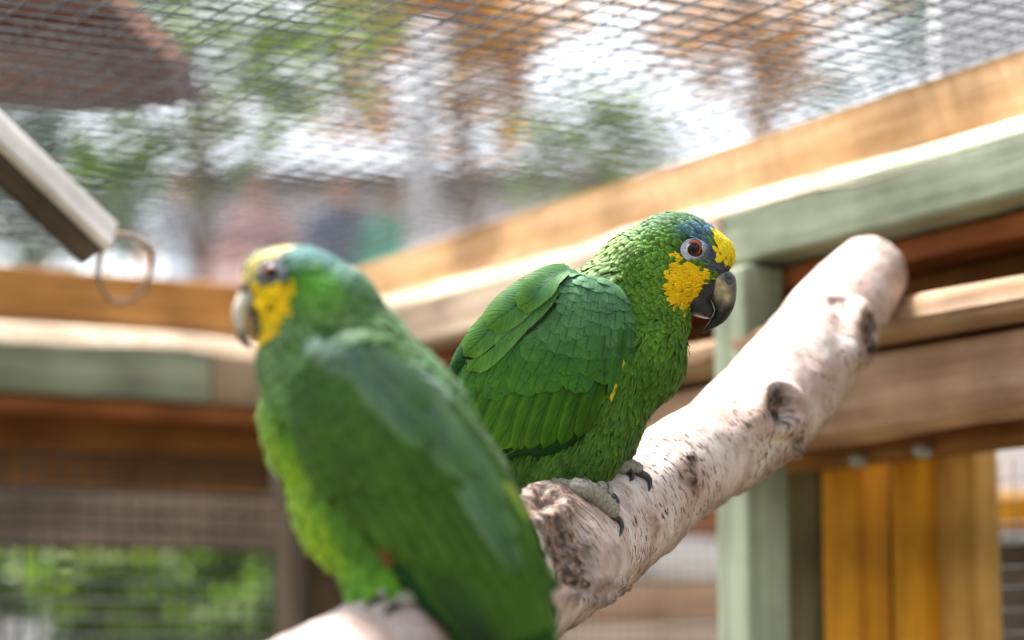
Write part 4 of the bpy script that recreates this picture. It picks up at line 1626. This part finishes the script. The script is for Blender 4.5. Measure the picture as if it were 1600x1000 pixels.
# pinkish sleeper stack seen between the birds' perch and the green post
st = empty('sleeper_stack', (W(1000, 900, 4.2).x, W(1000, 900, 4.2).y, 0))
tag(st, 'stack of pale and reddish timber sleepers behind the mesh under the branch', 'sleepers')
sx = W(1000, 900, 4.2)
mats_ = ['pale_timber', 'rail_timber', 'pale_plank', 'rust_timber', 'pale_timber', 'ochre_timber', 'pale_plank', 'rail_timber']
zz = 0
k = 0
while zz < W(1000, 830, 4.2).z:
    hgt = random.choice((.045, .06, .075))
    box_part('sleeper', (sx.x + random.uniform(-.02, .02), sx.y + random.uniform(-.015, .015), zz + hgt / 2), RD.cross(ZUP) * -1, RD, ZUP, (1.0, .2, hgt - .004), mats_[k % 8], st, .006, .003)
    zz += hgt; k += 1

# neighbouring kiosk beyond the right wall: white panel, yellow rail, grey base
kd = 2.9
k0 = W(1565, 700, kd)
ki = empty('feed_kiosk', (k0.x, k0.y, 0))
tag(ki, 'white panelled kiosk with a bright yellow rail beyond the right mesh wall', 'kiosk')
kx = Vector((1, 0, 0)); ky = Vector((0, 1, 0))
zy0, zy1 = W(1565, 832, kd).z, W(1565, 770, kd).z
box_part('white_panel', (k0.x + .25, k0.y + .05, (zy1 + 2.3) / 2), kx, ky, ZUP, (.62, .04, 2.3 - zy1), 'white_panel', ki, .003)
box_part('yellow_rail', (k0.x + .25, k0.y + .01, (zy0 + zy1) / 2), kx, ky, ZUP, (.64, .10, zy1 - zy0 - .004), 'yellow_timber', ki, .005, .002)
nb = 9
for i in range(nb):
    z0_ = zy0 * i / nb
    box_part('grey_board', (k0.x + .25, k0.y + .05, z0_ + zy0 / nb / 2), kx, ky, ZUP, (.62, .04, zy0 / nb - .012), 'grey_plank' if i % 3 else 'ochre_timber', ki, .003, .002)


# ---------------------------------------------------------------- visitors on the terrace
def person(px, py_head, d, h, shirt, trousers, skin, hair, label, turn=0.0, arm=0.0):
    b = W(px, py_head, d)
    base = Vector((b.x, b.y, TER))
    root = empty('person', base)
    root.rotation_euler = (0, 0, turn)
    tag(root, label, 'person', 'visitors on the terrace')
    k = h / 1.7
    J = {  # joint: (x, y, z, radius)
        'pel': (0, 0, .95, .145), 'bel': (0, 0, 1.10, .135), 'che': (0, 0, 1.30, .155), 'nk': (0, 0, 1.46, .06), 'hd': (0, -.01, 1.57, .088), 'tp': (0, 0, 1.64, .075),
        'ls': (.18, 0, 1.38, .062), 'le': (.25, -.02, 1.12, .045), 'lw': (.24, -.12 - arm * .2, .92 + arm * .25, .034), 'lh': (.23, -.19 - arm * .2, .86 + arm * .3, .036),
        'rs': (-.18, 0, 1.38, .062), 're': (-.25, -.02, 1.12, .045), 'rw': (-.24, -.10, .90, .034), 'rh': (-.235, -.14, .82, .036),
        'lk': (.10, -.01, .50, .07), 'la': (.10, .02, .08, .046), 'lf': (.11, -.14, .04, .04), 'lhp': (.09, 0, .88, .10),
        'rk': (-.10, -.01, .50, .07), 'ra': (-.10, .02, .08, .046), 'rf': (-.11, -.14, .04, .04), 'rhp': (-.09, 0, .88, .10)}
    E = [('pel', 'bel'), ('bel', 'che'), ('che', 'nk'), ('nk', 'hd'), ('hd', 'tp'), ('che', 'ls'), ('ls', 'le'), ('le', 'lw'), ('lw', 'lh'), ('che', 'rs'), ('rs', 're'), ('re', 'rw'), ('rw', 'rh'),
         ('pel', 'lhp'), ('lhp', 'lk'), ('lk', 'la'), ('la', 'lf'), ('pel', 'rhp'), ('rhp', 'rk'), ('rk', 'ra'), ('ra', 'rf')]
    names = list(J)
    me = bpy.data.meshes.new('body')
    me.from_pydata([(J[n][0] * k, J[n][1] * k, J[n][2] * k) for n in names], [(names.index(a), names.index(c)) for a, c in E], [])
    o = bpy.data.objects.new('body', me); COL.objects.link(o)
    sk = o.modifiers.new('skin', 'SKIN')
    sv = me.skin_vertices[0].data
    for i, n in enumerate(names):
        sv[i].radius = (J[n][3] * k, J[n][3] * k * (.8 if n in ('pel', 'bel', 'che') else 1))
        sv[i].use_root = n == 'pel'
    ss = o.modifiers.new('sub', 'SUBSURF'); ss.levels = ss.render_levels = 2
    dg = bpy.context.evaluated_depsgraph_get(); dg.update()
    em = o.evaluated_get(dg).to_mesh()
    vs = [v.co.copy() for v in em.vertices]; fs = [tuple(p.vertices) for p in em.polygons]
    bpy.data.objects.remove(o)
    # dress: colours by place on the body
    col = []
    for v in vs:
        z = v.z / k; ax_ = abs(v.x) / k
        if z > 1.475 or (ax_ > .17 and z < 1.0 + arm * .25 and z > .7): c = skin
        elif z > .93: c = shirt
        elif z > .10: c = trousers
        else: c = (.03, .025, .02)
        col.append(c)
    m2 = bpy.data.meshes.new('body'); m2.from_pydata([tuple(v) for v in vs], [], fs); m2.shade_smooth()
    a = m2.color_attributes.new('Col', 'FLOAT_COLOR', 'POINT')
    cc_ = np.ones((len(vs), 4), dtype=np.float32); cc_[:, :3] = np.array(col)
    a.data.foreach_set('color', cc_.ravel())
    m2.materials.append(MATS['under_down'])
    bo = bpy.data.objects.new('body', m2); COL.objects.link(bo); bo.parent = root
    # hair cap
    bm = bmesh.new()
    bmesh.ops.create_uvsphere(bm, u_segments=18, v_segments=12, radius=.108 * k)
    bmesh.ops.delete(bm, geom=[v for v in bm.verts if v.co.z < -.045 * k or (v.co.y < -.05 * k and v.co.z < .035 * k)], context='VERTS')
    for v in bm.verts: v.co += Vector((0, .012 * k, 1.605 * k))
    m3 = bpy.data.meshes.new('hair'); bm.to_mesh(m3); bm.free(); m3.shade_smooth()
    a = m3.color_attributes.new('Col', 'FLOAT_COLOR', 'POINT')
    cc_ = np.ones((len(m3.vertices), 4), dtype=np.float32); cc_[:, :3] = np.array(hair)
    a.data.foreach_set('color', cc_.ravel())
    m3.materials.append(MATS['under_down'])
    ho = bpy.data.objects.new('hair', m3); COL.objects.link(ho); ho.parent = root
    return root


SK = (.55, .33, .24)
dH = lambda h, py: None


def person_depth(py, h):
    """distance at which a standing person of height h on the terrace has the head centre at row py"""
    best = min(((abs(W(800, py, d).z - (TER + h * .93)), d) for d in np.linspace(10.5, 30, 300)))
    return best[1]


for px, py, h, sh, tr_, hr, lab, turn, arm in (
        (288, 298, 1.70, (.55, .62, .72), (.12, .17, .30), (.10, .06, .04), 'person in a light blue shirt standing beyond the mesh', .4, 1.0),
        (405, 296, 1.66, (.55, .33, .33), (.30, .20, .20), (.16, .09, .05), 'person in a dusty pink top standing beyond the mesh', -.3, 0.0),
        (535, 300, 1.72, (.10, .14, .24), (.06, .08, .13), (.08, .05, .03), 'person in a dark navy jacket standing beyond the mesh', .2, 0.0),
        (618, 312, 1.60, (.05, .36, .25), (.20, .22, .25), (.25, .16, .08), 'person in a teal green shirt standing beyond the mesh', 2.8, 0.0)):
    person(px, py, person_depth(py, h), h, sh, tr_, SK, hr, lab, turn, arm)
